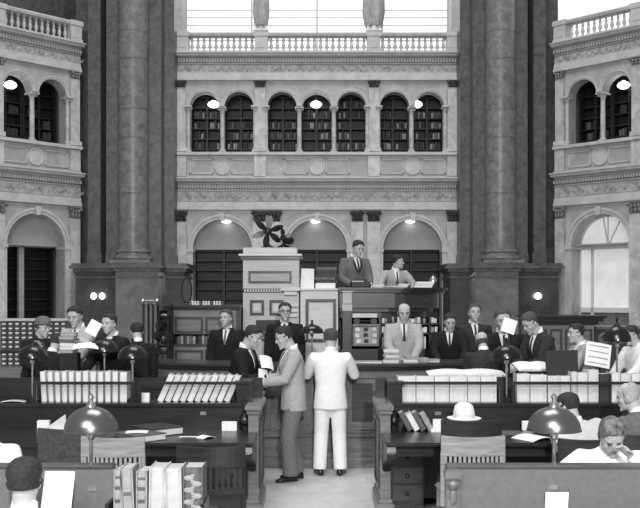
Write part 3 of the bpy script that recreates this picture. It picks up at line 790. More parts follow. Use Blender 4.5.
# book conveyor rack at the far left of the central desk
Y = 13.3
t = thing('conveyor_rack', 'open dark metal rack of book carriers left of the dark cabinet', 'rack', (XP(154, Y), Y+.2, PF))
for x in (143.5, 153, 168):
    for dy in (0, .4):
        b = MB(); b.tube([(XP(x, Y), Y+dy, PF), (XP(x, Y), Y+dy, ZP(304, Y))], .016, 8); b.build('post', 'dark_metal', t)
for py in (304.5, 345, 362):
    b = MB(); b.box(XP(142, Y), XP(169, Y), Y-.02, Y+.42, ZP(py+1, Y), ZP(py, Y)); b.build('shelf_bar', 'dark_metal', t)
b = MB(); b.tube([(XP(143, Y), Y, ZP(301, Y)), (XP(157, Y), Y, ZP(301, Y))], .02, 8)
for x in (143, 157): b.ell((XP(x, Y), Y, ZP(301, Y)), .035)
for x in (146, 154): b.tube([(XP(x, Y), Y, ZP(301, Y)), (XP(x, Y), Y, ZP(304.5, Y))], .012, 6)
b.build('handle_rail', 'steel', t, smooth=True)
for k, (x, y) in enumerate([(162, 316), (164, 322), (160, 326), (158, 336), (164, 340), (160, 350)]):
    b = MB(); b.lathe([(.02, -.07), (.075, -.06), (.085, 0), (.075, .06), (.02, .07)], (XP(x, Y), Y+.18, ZP(y, Y)), 14, Ry(PI/2)@Rx(.3*k)); b.tube([(XP(x, Y), Y+.18, ZP(y, Y)), (XP(168, Y), Y+.2, ZP(y, Y))], .012, 6)
    b.build('carrier', 'dark_metal' if k % 2 else 'lamp_metal', t, smooth=True)

# card catalogue at the far left
Y = 15.0
t = thing('card_catalogue', 'card catalogue of small labelled drawers against the left side of the hall', 'cabinet', (XP(30, Y), Y+.3, 0))
b = MB(); b.box(XP(-14, Y), XP(67, Y), Y+.03, Y+.6, 0, ZP(321, Y)); b.build('carcass', 'mid_wood', t)
b = MB(); b.box(XP(-15, Y), XP(68.5, Y), Y-.06, Y+.62, ZP(321, Y), ZP(319, Y)); b.build('top', 'light_wood', t, bevel=.008)
b = MB(); b.box(XP(-14, Y), XP(67, Y), Y-.02, Y+.2, ZP(353, Y), ZP(350.5, Y)); b.build('pull_out_shelf', 'dark_wood', t)
for r_ in range(9):
    py = 322.5+r_*4.55+(3.2 if r_ >= 6 else 0)
    for c_ in range(10):
        px = 1+c_*6.6
        d = MB(); d.box(XP(px, Y), XP(px+6, Y), Y, Y+.06, ZP(py+4, Y), ZP(py, Y)); d = d.build('drawer', 'drawer_wood', t)
        l_ = MB(); l_.box(XP(px+1.3, Y), XP(px+4.7, Y), Y-.008, Y+.002, ZP(py+2, Y), ZP(py+.6, Y)); l_.build('card_label', 'label', d)
        l_ = MB(); l_.ell((XP(px+3, Y), Y-.012, ZP(py+2.9, Y)), (.016, .016, .01), u=8, v=6); l_.build('pull', 'steel', d)

# panelled wooden counter and cupboard at right, in front of the right arch
Y = 15.5
t = thing('panelled_cabinet', 'panelled wooden cabinet with deep cornice in front of the right pier', 'cabinet', (XP(570, Y), Y+.4, 0))
b = MB(); b.box(XP(532, Y), XP(594, Y), Y, Y+.8, 0, ZP(325, Y)); b.build('body', 'counter_wood', t)
b = MB(); bx(b, 528, 604, 315.5, 318, Y, .9, .15); bx(b, 530, 602, 318, 321.5, Y, .88, .1); bx(b, 531, 598, 321.5, 325, Y, .85, .04); b.build('cornice', 'dark_wood', t, bevel=.008)
for k in range(4):
    b = MB(); frame(b, 535+k*15, 547+k*15, 329, 358, Y, .03, .03); b.build('panel_moulding', 'panel_wood', t, bevel=.004)
t = thing('carved_cupboard', 'low wooden cupboard with round carved panels below the right arch', 'cabinet', (XP(625, Y+.3), Y+.7, 0))
b = MB(); b.box(XP(595, Y+.3), XP(660, Y+.3), Y+.3, Y+.9, 0, ZP(329, Y+.3)); b.build('body', 'panel_wood', t)
b = MB(); b.box(XP(595, Y+.3), XP(661, Y+.3), Y+.24, Y+.92, ZP(329, Y+.3), ZP(326.5, Y+.3)); b.build('top', 'counter_wood', t, bevel=.006)
for x in (604, 620, 636, 652):
    b = MB(); b.lathe([(.05, .0), (.05, .03), (.075, .045), (.1, .03), (.1, 0)], (XP(x, Y+.3), Y+.31, ZP(338, Y+.3)), 18, Rx(PI/2)); b.build('carved_roundel', 'counter_wood', t, smooth=True)
# ------------------------------------------------------------------ reading desks
def reading_desk(x0, x1, inner, lab, holders):
    """double desk; inner = the aisle end (+1: at x1, -1: at x0)"""
    t = thing('reading_desk', lab, 'desk', ((x0+x1)/2, 9.6, 0))
    b = MB(); b.box(x0, x1, 8.5, 9.52, .765, .8); b.build('desktop', 'desk_wood', t, bevel=.012)
    b = MB(); b.box(x0, x1, 9.9, 10.5, 1.04, 1.08); b.build('far_desktop', 'desk_wood', t, bevel=.01)
    b = MB(); b.box(x0+.03, x1-.03, 8.62, 8.66, .66, .765); b.build('apron', 'dark_wood', t)
    b = MB(); b.box(x0, x1, 9.5, 9.54, .1, 1.02); b.build('riser', 'dark_wood', t)
    b = MB(); b.box(x0, x1, 9.46, 9.97, 1.015, 1.05); b.build('shelf', 'desk_wood', t, bevel=.008)
    b = MB(); b.box(x0, x1, 9.88, 9.92, 0, 1.27); b.build('back_board', 'dark_wood', t)
    for (a, c) in holders:
        b = MB(); b.box(a, c, 9.475, 9.51, 1.235, 1.265); b.build('rail', 'dark_wood', t, bevel=.006)
        for x in (a+.015, c-.015):
            b = MB(); b.box(x-.018, x+.018, 9.475, 9.51, 1.05, 1.24); b.build('rail_post', 'dark_wood', t)
    e = x1 if inner > 0 else x0; s_ = inner
    # end block on the shelf
    b = MB(); xa, xb = sorted((e-s_*.11, e-s_*.24)); b.box(xa, xb, 9.47, 9.9, 1.05, 1.24); b.box(xa-.02, xb+.02, 9.45, 9.92, 1.24, 1.27); b.box(xa+.03, xb-.03, 9.46, 9.5, 1.09, 1.2); b.build('end_block', 'desk_wood', t, bevel=.006)
    # aisle end
    b = MB(); xa, xb = sorted((e, e-s_*.1)); b.box(xa, xb, 9.18, 9.95, .1, 1.0); b.build('end_panel', 'counter_wood', t, bevel=.006)
    b = MB(); b.box(xa-.03, xb+.03, 9.13, 10.0, 1.015, 1.06); b.box(xa-.015, xb+.015, 9.15, 9.98, .975, 1.015); b.build('end_cap', 'counter_wood', t, bevel=.008)
    b = MB(); b.box(xa-.03, xb+.03, 9.1, 10.0, 0, .12); b.box(xa-.015, xb+.015, 9.14, 9.97, .12, .16); b.build('end_plinth', 'counter_wood', t, bevel=.008)
    xo = e+s_*.006
    b = MB()
    for (ya, yb, za, zb_) in [(9.26, 9.86, .24, .27), (9.26, 9.86, .87, .9), (9.26, 9.29, .27, .87), (9.83, 9.86, .27, .87)]:
        b.box(xo-.012, xo+.012, ya, yb, za, zb_)
    b.build('end_moulding', 'panel_wood', t)
    # near-side pedestal with bracket under the desktop
    xa, xb = sorted((e-s_*.02, e-s_*.1)); b = MB()
    b.prism([(9.2, .765), (8.54, .765), (8.52, .7), (8.6, .63), (8.85, .58), (9.1, .5), (9.2, .4)], lambda y, z: (xa, y, z), lambda y, z: (xb, y, z)); b.build('scroll_bracket', 'desk_wood', t, bevel=.01)
    xa, xb = sorted((e-s_*.1, e-s_*.42)); b = MB(); b.box(xa, xb, 9.2, 9.5, .1, .66); b.box(xa-.0, xb+.0, 9.17, 9.5, 0, .1); b.build('pedestal', 'desk_wood', t, bevel=.006)
    for k in range(3):
        b = MB(); b.box(xa+.02, xb-.02, 9.175, 9.2, .14+k*.17, .28+k*.17); d_ = b.build('drawer', 'panel_wood', t, bevel=.005)
        b = MB(); b.ell(((xa+xb)/2, 9.165, .21+k*.17), (.02, .015, .02), u=10, v=6); b.build('knob', 'dark_metal', d_)
    # carved finial on the desktop corner
    xc = e-s_*.15; b = MB(); b.lathe([(.05, 0), (.055, .03), (.03, .06), (.05, .1), (.055, .13), (.02, .17), (.03, .19), (.005, .22)], (xc, 9.43, .8), 12)
    b.ell((xc, 9.38, .89), (.05, .03, .05)); b.build('carved_finial', 'desk_wood', t, smooth=True)
    # seat number plates
    n = int((x1-x0)/.95)
    for k in range(n):
        x = x0+(x1-x0)*(k+.5)/n; b = MB(); b.box(x-.03, x+.03, 9.493, 9.502, .93, .965); b.build('number_plate', 'steel', t)
    return t
XA = XP(262.5, 9.85); XB = XP(376, 9.85)
reading_desk(-4.0, XA, 1, 'dark wooden reading desk with book rails, left of the aisle', [(XP(33, 9.48), XP(134.5, 9.48)), (XP(138, 9.48), XP(252, 9.48))])
reading_desk(XB, 4.2, -1, 'dark wooden reading desk with book rails, right of the aisle', [(XP(388, 9.48), XP(503, 9.48)), (XP(512, 9.48), 4.1)])

# front row
def front_desk(x0, x1, lab, shelf=None, post=None):
    t = thing('front_desk', lab, 'desk', ((x0+x1)/2, 5.4, 0)); zt = ZP(468.5, 5.2)
    p0, p1 = (x0, x1) if shelf is None else (x0, shelf[0])
    b = MB(); b.box(p0, p1, 5.2, 5.26, .8, zt); b.build('back_panel', 'front_panel', t, bevel=.004)
    b = MB(); b.box(p0-.0, p1+.0, 5.185, 5.28, zt, zt+.02); b.build('top_rail', 'front_rail', t, bevel=.008)
    b = MB(); b.box(x0, x1, 4.7, 5.9, .765, .8); b.build('desktop', 'desk_wood', t, bevel=.01)
    b = MB(); b.box(x0, x1, 5.2, 5.26, 0, .765); b.build('modesty_panel', 'dark_wood', t)
    for x in (x0, x1-.06):
        b = MB(); b.box(x, x+.06, 4.75, 5.85, 0, .765); b.build('end_panel', 'dark_wood', t)
    if shelf:
        b = MB(); b.box(shelf[0], shelf[1], 5.02, 5.26, .93, .95); b.build('book_shelf', 'dark_wood', t)
        b = MB(); b.box(shelf[0], shelf[1], 5.22, 5.25, .95, 1.1); b.build('shelf_back', 'dark_wood', t)
        for x in shelf: 
            b = MB(); b.box(x-.01, x+.01, 5.02, 5.26, .8, 1.0); b.build('shelf_support', 'dark_wood', t)
    if post:
        x = post; b = MB(); b.box(x-.02, x+.05, 5.15, 5.2, .8, zt-.05); b.box(x-.03, x+.06, 5.13, 5.2, zt-.05, zt); b.build('corner_post', 'mid_wood', t, bevel=.005)
        b = MB(); b.ell((x+.015, 5.14, zt-.08), (.03, .02, .03)); b.ell((x+.015, 5.145, zt-.14), (.022, .015, .05)); b.build('carved_corbel', 'mid_wood', t, smooth=True)
    return t
mat('front_panel', .14, .25, kind='noise', amt=.1, scale=25)
mat('front_rail', .10, .3, kind='wood', amt=.3)
tl = front_desk(XP(-40, 5.2), XP(206, 5.2), 'front row desk panel at lower left carrying pale books', (XP(114, 5.2), XP(206, 5.2)))
tr = front_desk(XP(446, 5.2), XP(670, 5.2), 'long front row desk panel across the lower right corner', None, XP(449, 5.2))
for px, t in ((92.5, tl), (553, tr)):
    b = MB(); x = XP(px, 5.2); b.box(x-.024, x+.024, 5.192, 5.201, ZP(491, 5.2), ZP(484.5, 5.2)); b.build('number_plate', 'steel', t)
b = MB(); b.obox((XP(556.5, 5.17), 5.165, ZP(500, 5.17)), (.125, .004, .09), Rx(.12)@Ry(.02)); tag(b.build('paper_card', 'paper'), 'white card fixed to the front of the lower right desk panel', 'paper')

# ------------------------------------------------------------------ lamps
def make_lamp(metal, hs):
    t = thing('reading_lamp', 'x', 'lamp')
    b = MB(); b.lathe([(.075, 0), (.078, .012), (.05, .02), (.02, .035), (.016, .06)], seg=20); b.build('base', 'dark_metal', t, world=False, smooth=True)
    b = MB(); b.lathe([(.012, .03), (.011, hs+.02)], seg=12); b.lathe([(.02, hs-.055), (.024, hs-.045), (.024, hs-.02), (.014, hs-.01)], seg=12); b.build('stem', 'steel', t, world=False, smooth=True)
    prof = []
    for k in range(11):
        a = PI/2*k/10; prof.append((.15*math.cos(a)+.0008, hs+.135*math.sin(a)))
    inner = [(max(.0008, r-.004), z-.004) for r, z in reversed(prof)]
    b = MB(); b.lathe([(.154, hs-.003), (.154, hs+.004)]+prof+inner[1:]+[(.148, hs-.003)], seg=36); b.build('shade', metal, t, world=False, smooth=True)
    b = MB(); b.lathe([(.03, hs+.13), (.026, hs+.145), (.012, hs+.155), (.012, hs+.175), (.02, hs+.185), (.012, hs+.2), (.003, hs+.21)], seg=14); b.build('finial', 'steel' if metal == 'lamp_gloss' else 'dark_metal', t, world=False, smooth=True)
    return t
def lamp_at(proto, px, pyb, Y, zb, lab, first=False):
    if first: t = proto; t.location = (XP(px, Y), Y, zb); t['label'] = lab
    else: t = dup(proto, (XP(px, Y), Y, zb), None, lab)
    return t
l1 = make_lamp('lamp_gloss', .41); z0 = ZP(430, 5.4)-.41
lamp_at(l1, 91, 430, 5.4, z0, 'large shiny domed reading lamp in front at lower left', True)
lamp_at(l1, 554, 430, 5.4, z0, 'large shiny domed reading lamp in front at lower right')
b = MB(); 
for px in (91, 554):
    pass
l2 = make_lamp('lamp_metal', .44)
zb = ZP(358, 9.7)-.44
for i, (px, pyb, Y, zz, lab) in enumerate([(32.5, 358, 9.7, 1.05, 'dark domed reading lamp at far left end of the left desk shelf'), (132.5, 358, 9.7, 1.05, 'dark domed reading lamp between the two book rails of the left desk'),
        (506.5, 358, 9.7, 1.05, 'dark domed reading lamp on the right desk shelf before the bald reader'), (104.5, 331, 10.35, 1.08, 'small dark lamp beside the man reading a raised white sheet'),
        (312, 333, 12.35, CT, 'dark domed lamp on the issue counter beside the man in white'), (617, 341, 10.3, 1.08, 'dark lamp at the right edge beside the reader in white sleeve')]):
    t = lamp_at(l2, px, pyb, Y, zz, lab, i == 0)
    k = (ZP(pyb, Y)-zz)/.44
    t.scale = (1, 1, k) if .6 < k < 1.5 else (1, 1, 1)
# brackets carrying the two front lamps
for px, t in ((91, tl), (554, tr)):
    b = MB(); x = XP(px, 5.4); b.box(x-.09, x+.09, 5.26, 5.5, z0-.02, z0); b.build('lamp_bracket', 'dark_wood', t)

# ------------------------------------------------------------------ chairs
def make_chair(m1, m2, lab, wd=.54, crest=.16, nsl=13, leather=False, arms=False):
    """faces +y, back at y=0, z=0 floor"""
    t = thing('library_chair', lab, 'chair')
    def bow(x): return .05*(1-(x/(wd/2))**2)
    def curved(z0, z1, th, w_=wd, lean=0.0):
        b = MB(); rings = []
        for k in range(13):
            x = -w_/2+w_*k/12; y = -bow(x)
            dip = .012*(x/(w_/2))**2
            rings.append([(x, y-th/2+lean, z0), (x, y+th/2+lean, z0), (x, y+th/2, z1+dip), (x, y-th/2, z1+dip)])
        return b.loft(rings)
    zt = .93
    curved(zt-crest, zt, .03).build('crest_rail', m1, t, world=False, bevel=.006)
    curved(.56, .60, .028, wd*.96, .01).build('lower_rail', m1, t, world=False, bevel=.004)
    if leather:
        curved(.6, zt-crest, .02, wd*.92, .01).build('back_panel', m2, t, world=False)
    else:
        for k in range(nsl):
            x = -wd/2*.86+wd*.86*k/(nsl-1); y = -bow(x)
            b = MB(); b.box(x-.011, x+.011, y-.008, y+.008, .59, zt-crest+.01); b.build('slat', m1, t, world=False)
    b = MB(); b.prism([(-wd/2*.9, .02), (wd/2*.9, .02), (wd/2, .42), (wd/2*.9, .47), (-wd/2*.9, .47), (-wd/2, .42)], lambda x, y: (x, y, .425), lambda x, y: (x, y, .46)); b.build('seat', m2, t, world=False, bevel=.012)
    for sx in (-1, 1):
        b = MB(); b.tube([(sx*wd*.46, .06, 0), (sx*wd*.47, .02, .45), (sx*wd*.475, 0, zt-crest+.03)], [.02, .022, .018], 8); b.build('rear_leg', m1, t, world=False)
        b = MB(); b.tube([(sx*wd*.44, .43, 0), (sx*wd*.43, .41, .43)], [.018, .022], 8); b.build('front_leg', m1, t, world=False)
        if arms:
            b = MB(); b.tube([(sx*wd*.48, 0, .68), (sx*wd*.52, .2, .68), (sx*wd*.5, .38, .66)], [.02, .028, .03], 8); b.tube([(sx*wd*.5, .36, .66), (sx*wd*.46, .36, .45)], .016, 8); b.build('arm', m1, t, world=False, smooth=True)
    b = MB(); b.tube([(-wd*.44, .24, .2), (wd*.44, .24, .2)], .013, 8)
    for sx in (-1, 1): b.tube([(sx*wd*.45, .05, .2), (sx*wd*.44, .42, .2)], .013, 8)
    b.build('stretcher', m1, t, world=False)
    return t
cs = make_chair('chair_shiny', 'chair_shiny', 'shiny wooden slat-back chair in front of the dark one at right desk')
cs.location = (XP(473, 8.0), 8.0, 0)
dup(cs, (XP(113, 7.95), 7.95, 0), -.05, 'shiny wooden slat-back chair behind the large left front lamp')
cd = make_chair('chair_dark', 'chair_dark', 'dark slat-back chair nearest the aisle at left desk', nsl=11)
cd.location = (XP(211, 7.45), 7.45, 0); cd.rotation_euler = (0, 0, .04)
c_ = dup(cd, (XP(472, 8.4), 8.44, 0), 0, 'dark chair with its top just below the white hat'); c_.scale = (1.0, 1, 1.085)
dup(cd, (XP(590, 7.85), 7.85, 0), .05, 'dark slat-back chair holding the reader in the pale coat')
_c = dup(cd, (XP(652, 8.1), 8.1, 0), .1, 'dark chair holding the old man at the right edge')
dup(cd, (XP(612, 6.9), 6.95, 0), PI, 'dark chair holding the white-sleeved person behind the lower right panel')
dup(cd, (XP(25, 4.2), 4.15, 0), 0, 'dark chair holding the dark-haired person at the lower left corner')
dup(cd, (XP(-14, 6.9), 6.95, 0), PI, 'dark chair holding the white-clad person at the left edge')
ca = make_chair('leather', 'leather', 'wide dark leather-backed chair at the left desk under the triangular sheet', .7, .1, leather=True, arms=True)
ca.location = (XP(77, 8.47), 8.47, 0)
for o in children_of(ca):
    pass

# ------------------------------------------------------------------ books on the desks
def volume_mesh(wd, dp, hh):
    b = MB(); b.prism([(-wd/2, dp), (-wd/2, .01), (-wd*.3, 0), (wd*.3, 0), (wd/2, .01), (wd/2, dp)], lambda a, d: (a, d, 0), lambda a, d: (a, d, hh)); return b
def volume(px0, px1, pyt, Y, zb, dp, m, lab, group=None, lean=0.0, page='book_light', band=None):
    wd = (px1-px0)/F*Y; hh = (ZP(pyt, Y)-zb)/max(.3, math.cos(lean))
    t = thing('volume', lab, 'book', (XP((px0+px1)/2, Y), Y, zb), 0, group)
    R = Matrix.Rotation(lean, 4, 'Y')
    b = MB(); th = min(.006, wd*.15)
    b.box(-wd/2, -wd/2+th, .0, dp, 0, hh); b.box(wd/2-th, wd/2, .0, dp, 0, hh); b.prism([(-wd/2, .012), (-wd*.3, 0), (wd*.3, 0), (wd/2, .012)], lambda a, d: (a, d, 0), lambda a, d: (a, d, hh))
    b.xform(R); b.build('binding', m, t, world=False)
    b = MB(); b.box(-wd/2+th, wd/2-th, .01, dp-.006, .004, hh-.006); b.xform(R); b.build('pages', page, t, world=False)
    if band:
        for za, zb_ in band:
            b = MB(); b.box(-wd*.32, wd*.32, -.003, .006, hh*za, hh*zb_); b.xform(R); b.build('spine_band', 'book_mid', t, world=False)
    return t
ed = [40.8, 48, 54.8, 61.5, 68.3, 75, 82, 89.4, 97, 104.3, 111.6, 119, 128]
W12 = ['leftmost', 'second', 'third', 'fourth', 'fifth', 'sixth', 'seventh', 'eighth', 'ninth', 'tenth', 'eleventh', 'rightmost']
for k in range(12):
    volume(ed[k]+1.0, ed[k+1]-1.3, 371.5+(k % 3)*.3, 9.62, 1.05, .2, 'book_white', 'white volume upright in the left rail, %s of twelve' % W12[k], 'white volumes in the left book rail', -.012*max(0, 5-k))
W10 = ['leftmost', 'second', 'third', 'fourth', 'fifth', 'sixth', 'seventh', 'eighth', 'ninth', 'rightmost']
for k in range(10):
    x = 157+k*7.4
    volume(x, x+5.6, 375.3+(k % 2)*.4, 9.62, 1.052, .2, ('book_white', 'page')[k % 2], 'pale volume leaning right in the second left rail, %s of ten' % W10[k], 'leaning pale volumes in the second rail', .42)
ed = [397.6, 416, 434.3, 449.3, 467.5, 480.6, 497]
for k in range(6):
    volume(ed[k]+.4, ed[k+1]-.4, 376.5, 9.62, 1.05, .2, 'book_white', 'wide white volume left of the right desk lamp, %s of six' % ['leftmost', 'second', 'third', 'fourth', 'fifth', 'rightmost'][k], 'wide white volumes in the right book rail')
for k, (a, c, y, m) in enumerate([(517, 529.5, 374, 'book_white'), (530.5, 546.5, 375, 'book_white'), (548, 560, 376, 'page'), (560.5, 570, 376, 'book_white'), (571.5, 577.5, 372, 'page'), (578, 587.5, 373, 'book_white'), (588.5, 598.5, 370, 'page'), (599.5, 611, 374, 'book_dark'), (612, 620, 373, 'book_white'), (621, 631, 374, 'page'), (632, 641, 374, 'book_white')]):
    volume(a, c, y, 9.62, 1.05, .2, m, "volume in the rail right of the right desk lamp, %s of eleven" % (W12[:10]+["rightmost"])[k], "volumes right of the desk lamp")
b = MB(); b.obox((XP(145.5, 9.6), 9.6, 1.05+.045), (.085, .06, .09)); tag(b.build('card_box', 'paper', bevel=.005), 'small white card box on the left desk shelf between the rails', 'box')
# dark board upright behind the right rail
p = P(560, 364, 9.85); b = MB(); b.obox((p.x, 9.78, p.z+.0), (.33, .03, .29), Ry(-.03)); b.box(p.x-.1, p.x+.1, 9.76, 9.8, 1.27, p.z-.1); tag(b.build('display_board', 'navy_cloth', bevel=.004), 'dark cloth-covered board standing upright on the right desk', 'board')
# front left books
fb = [(113.5, 121.5, 470, 'book_pale', -.0), (122, 134.5, 468.5, 'book_buff', -.05), (136, 147, 471.5, 'book_pale', .0), (148.5, 164.5, 467.5, 'book_light', .02), (165.5, 182, 468.5, 'book_light', -.02), (183, 202.5, 467.5, 'book_mid', .0)]
for k, (a, c, y, m, ln) in enumerate(fb):
    t = volume(a, c, y, 5.02, .95, .2, m, ['narrow grey volume at left end of the front shelf', 'pale thick volume leaning slightly, second on the front shelf', 'shorter banded grey volume, third on the front shelf', 'tall white volume in the middle of the front shelf', 'wide blank white volume, second from right on the front shelf', 'widest volume with ornamented dark spine at right of front shelf'][k],
           'volumes on the front left shelf', ln, band=[(.25, .33), (.55, .63), (.8, .86)] if k in (0, 2) else ([(.4, .48)] if k == 1 else None))
    if k == 5:
        for q in range(6):
            b = MB(); zz = .03+q*.032; b.ell(((-.02 if q % 2 else .02), -.004, zz), (.028, .006, .016), u=10, v=6); b.ell((0, -.004, zz+.012), (.012, .007, .01), u=8, v=6); b.build('spine_ornament', 'book_buff', t, world=False)

# ------------------------------------------------------------------ loose things on the desks
def sheet(lab, c, w_, h_, R, m='paper', bend=.02, name='paper_sheet', th=.003, text=False):
    b = MB(); n = 8; top = []; bot = []
    t = thing(name, lab, 'paper', c)
    rings = []
    for i in range(n+1):
        u = i/n-.5; z = bend*math.cos(u*PI)
        rings.append([R@Vector((u*w_, -h_/2, z)), R@Vector((u*w_, h_/2, z)), R@Vector((u*w_, h_/2, z+th)), R@Vector((u*w_, -h_/2, z+th))])
    b.loft(rings); b.build('page', m, t, world=False)
    if text:
        for q in range(text):
            v = h_*(.36-.72*q/(text-1)) if text > 1 else 0
            b = MB(); b.loft([[R@Vector((u*w_, v-.006, bend*math.cos(u*PI)+th+.0005)), R@Vector((u*w_, v+.006, bend*math.cos(u*PI)+th+.0005)), R@Vector((u*w_, v+.006, bend*math.cos(u*PI)+th+.002)), R@Vector((u*w_, v-.006, bend*math.cos(u*PI)+th+.002))] for u in [-.4+.8*i/6 for i in range(7)]])
            b.build('grey_line', 'book_pale', t, world=False)
    return t
def open_book(lab, c, w_, h_, rotz=0, thick=.03, tilt=0):
    t = thing('open_book', lab, 'book', c); R = Rz(rotz)@Rx(tilt)
    b = MB(); b.obox(R@Vector((0, 0, .004)), (w_*1.02, h_*1.03, .006), R); b.build('cover', 'book_dark', t, world=False)
    for s_ in (-1, 1):
        b = MB(); rings = []
        for i in range(9):
            u = i/8; x = s_*w_/2*u; z = .008+thick*(.35+.65*math.sin(PI*min(1, .12+u*.62)))*(1-.75*u**3)
            rings.append([R@Vector((x, -h_/2, .007)), R@Vector((x, h_/2, .007)), R@Vector((x, h_/2, z)), R@Vector((x, -h_/2, z))])
        b.loft(rings); b.build('page_block', 'paper', t, world=False, smooth=False)
    return t
def onY(px, py, z): # point at height z seen at this photo row
    Y = (H-z)*F/(py-HY); return V(XP(px, Y), Y, z)
# left desk
p = onY(44, 425, .8); p.y = 9.4; p.z = .8
b = MB(); b.obox((XP(44, 9.4), 9.4, .845), (.12, .07, .09)); tag(b.build('card_box', 'paper', bevel=.004), 'small white box at the far left on the left desktop', 'box')
b = MB(); x0 = XP(42, 9.2); b.prism([(x0, 0), (x0+.24, .165), (x0+.23, -.02)], lambda a, z: (a, 9.22-(z)*.4, .815+z), lambda a, z: (a, 9.226-(z)*.4, .815+z)); b.box(x0+.1, x0+.24, 9.16, 9.26, .8, .806)
tag(b.build('folded_sheet', 'paper'), 'white triangular folded sheet standing beside the large left lamp', 'paper')
book_at('dark closed book farther back on the left desktop', (XP(157, 9.1), 9.1, .8), .34, .4, .075, .75, 'book_dark')
book_at('dark closed book nearer on the left desktop, pages towards the chair', (XP(140, 8.72), 8.72, .8), .32, .38, .065, .8, 'book_mid')
sheet('white sheet on top of the nearer dark book on left desktop', (XP(137, 8.72), 8.72, .867), .2, .16, Rz(.1), bend=.004)
sheet('long white slip on the left desktop beyond the dark books', (XP(190, 8.85), 8.85, .802), .2, .05, Rz(-.05), bend=.004)
sheet('curled white sheet with raised corner on the left desktop', (XP(206, 8.8), 8.8, .802), .14, .12, Rz(.7), bend=.02)
b = MB(); b.obox((XP(229.5, 9.3), 9.3, .845), (.145, .06, .09)); tag(b.build('card_box', 'paper', bevel=.004), 'white box beside the carved finial on the left desktop', 'box')
sheet('white paper strip along the near left desktop behind the front corner reader', (XP(66, 5.6), 5.6, 1.05), .2, .1, Rz(.05), bend=.006)
b = MB(); b.box(XP(52, 5.55), XP(82, 5.55), 5.5, 5.75, .8, 1.045); b.build('book_stack', 'book_mid'); tag(COL.objects[-1], 'thick dark volume under white strip near the front left lamp', 'book')
# right desk
for k in range(4):
    x = 405.5+k*6.6+(k > 2)*1
    volume(x+2.5, x+8, 412.5+(k % 2)*1.2, 9.25, .812, .2, ('book_mid', 'book_white', 'book_mid', 'book_pale')[k], 'leaning book on the right desktop near the aisle, %s of four' % ['leftmost', 'second', 'third', 'rightmost'][k], 'leaning books on the right desktop', -.5)
b = MB(); b.obox((XP(438, 9.3), 9.3, .815), (.16, .2, .03)); tag(b.build('paper_pile', 'paper'), 'flat white pile of papers right of the leaning books', 'paper')
b = MB(); b.obox((XP(438, 9.4), 9.42, .85), (.1, .04, .1)); tag(b.build('card_box', 'page', bevel=.004), 'small pale box behind the flat papers on the right desktop', 'box')
t = thing('hat', 'white brimmed hat on the right desktop above a dark chair', 'hat', (XP(464, 8.95), 8.95, .935))
b = MB(); b.lathe([(.095, .03), (.1, .05), (.098, .1), (.085, .15), (.05, .178), (.001, .185)], seg=28); b.xform(Matrix.Diagonal((1.0, 1.15, 1, 1))); b.build('crown', 'white_cloth', t, world=False, smooth=True)
b = MB(); b.lathe([(.09, .03), (.13, .018), (.158, .03), (.16, .036), (.13, .026), (.09, .045)], seg=28); b.xform(Matrix.Diagonal((1.0, 1.2, 1, 1))); b.build('brim', 'white_cloth', t, world=False, smooth=True)
b = MB(); b.lathe([(.1, .04), (.103, .05), (.102, .07), (.099, .08)], seg=28, close=False); b.xform(Matrix.Diagonal((1.0, 1.15, 1, 1))); b.build('band', 'page', t, world=False, smooth=True)
b = MB(); b.lathe([(.1, 0), (.1, .03), (.02, .03), (.02, 0)], seg=20); t2 = b
b.bm.free()
book_at('thick dark book under the white hat on the right desktop', (XP(464, 8.95), 8.95, .8), .26, .3, .134, .1, 'book_dark')
sheet('large white sheet under the large right lamp', (XP(535, 8.72), 8.74, .802), .3, .3, Rz(.5), bend=.03)
b = MB(); b.obox((XP(527, 9.35), 9.35, .845), (.1, .05, .09)); tag(b.build('card_box', 'paper', bevel=.004), 'white box at left of the large right lamp on the desktop', 'box')
t = thing('paper_cup', 'white paper cup before the old man at right', 'cup', (XP(604, 9.3), 9.3, .8))
b = MB(); b.lathe([(.028, 0), (.04, .1), (.043, .1), (.038, .095), (.027, .006)], seg=18); b.build('cup_wall', 'paper', t, world=False, smooth=True)
sheet('dark blotter pad on the right desktop left of the lamp', (XP(503, 9.15), 9.15, .801), .36, .3, Rz(0), 'book_mid', .0, 'blotter')

# beyond the desks
open_book('large open book on the far right desktop before the bald reader', (XP(466, 10.1), 10.1, 1.285), .82, .28, .03, .035, .12)
b = MB(); b.box(XP(440, 10.1), XP(485, 10.1), 9.98, 10.24, 1.08, 1.26); tag(b.build('book_rest', 'dark_wood', bevel=.006), 'dark wooden rest under the large open book', 'stand')
open_book('open book by the writing man at the far right desktop', (XP(533, 10.3), 10.28, 1.345), .4, .26, .1, .03, .25)
b = MB(); b.box(XP(520, 10.3), XP(546, 10.3), 10.15, 10.42, 1.08, 1.31); tag(b.build('book_rest', 'dark_wood', bevel=.006), 'dark wooden rest under the open book of the writing man', 'stand')
sheet('white printed sheet propped upright behind the right lamp', P(509, 326, 10.5), .155, .16, Rz(.0)@Ry(.32)@Rx(PI/2-.15), bend=.01)
sheet('large printed white page held before the reader at right', P(598, 355, 10.15), .27, .26, Ry(.18)@Rx(PI/2-.25), bend=.012, text=4)
sheet('small white slip raised above the large page at right', P(616, 338, 10.3), .055, .13, Ry(.35)@Rx(PI/2-.2), bend=.004)
t = thing('page_stand', 'dark stand holding the large printed page', 'stand', (XP(600, 10.2), 10.2, 1.08))
b = MB(); b.tube([(0, 0, 0), (0, 0, .3)], .012, 8); b.lathe([(.07, 0), (.07, .015), (.015, .025)], seg=16); b.obox((0, -.02, .3), (.2, .06, .015)); b.build('support', 'dark_metal', t, world=False)
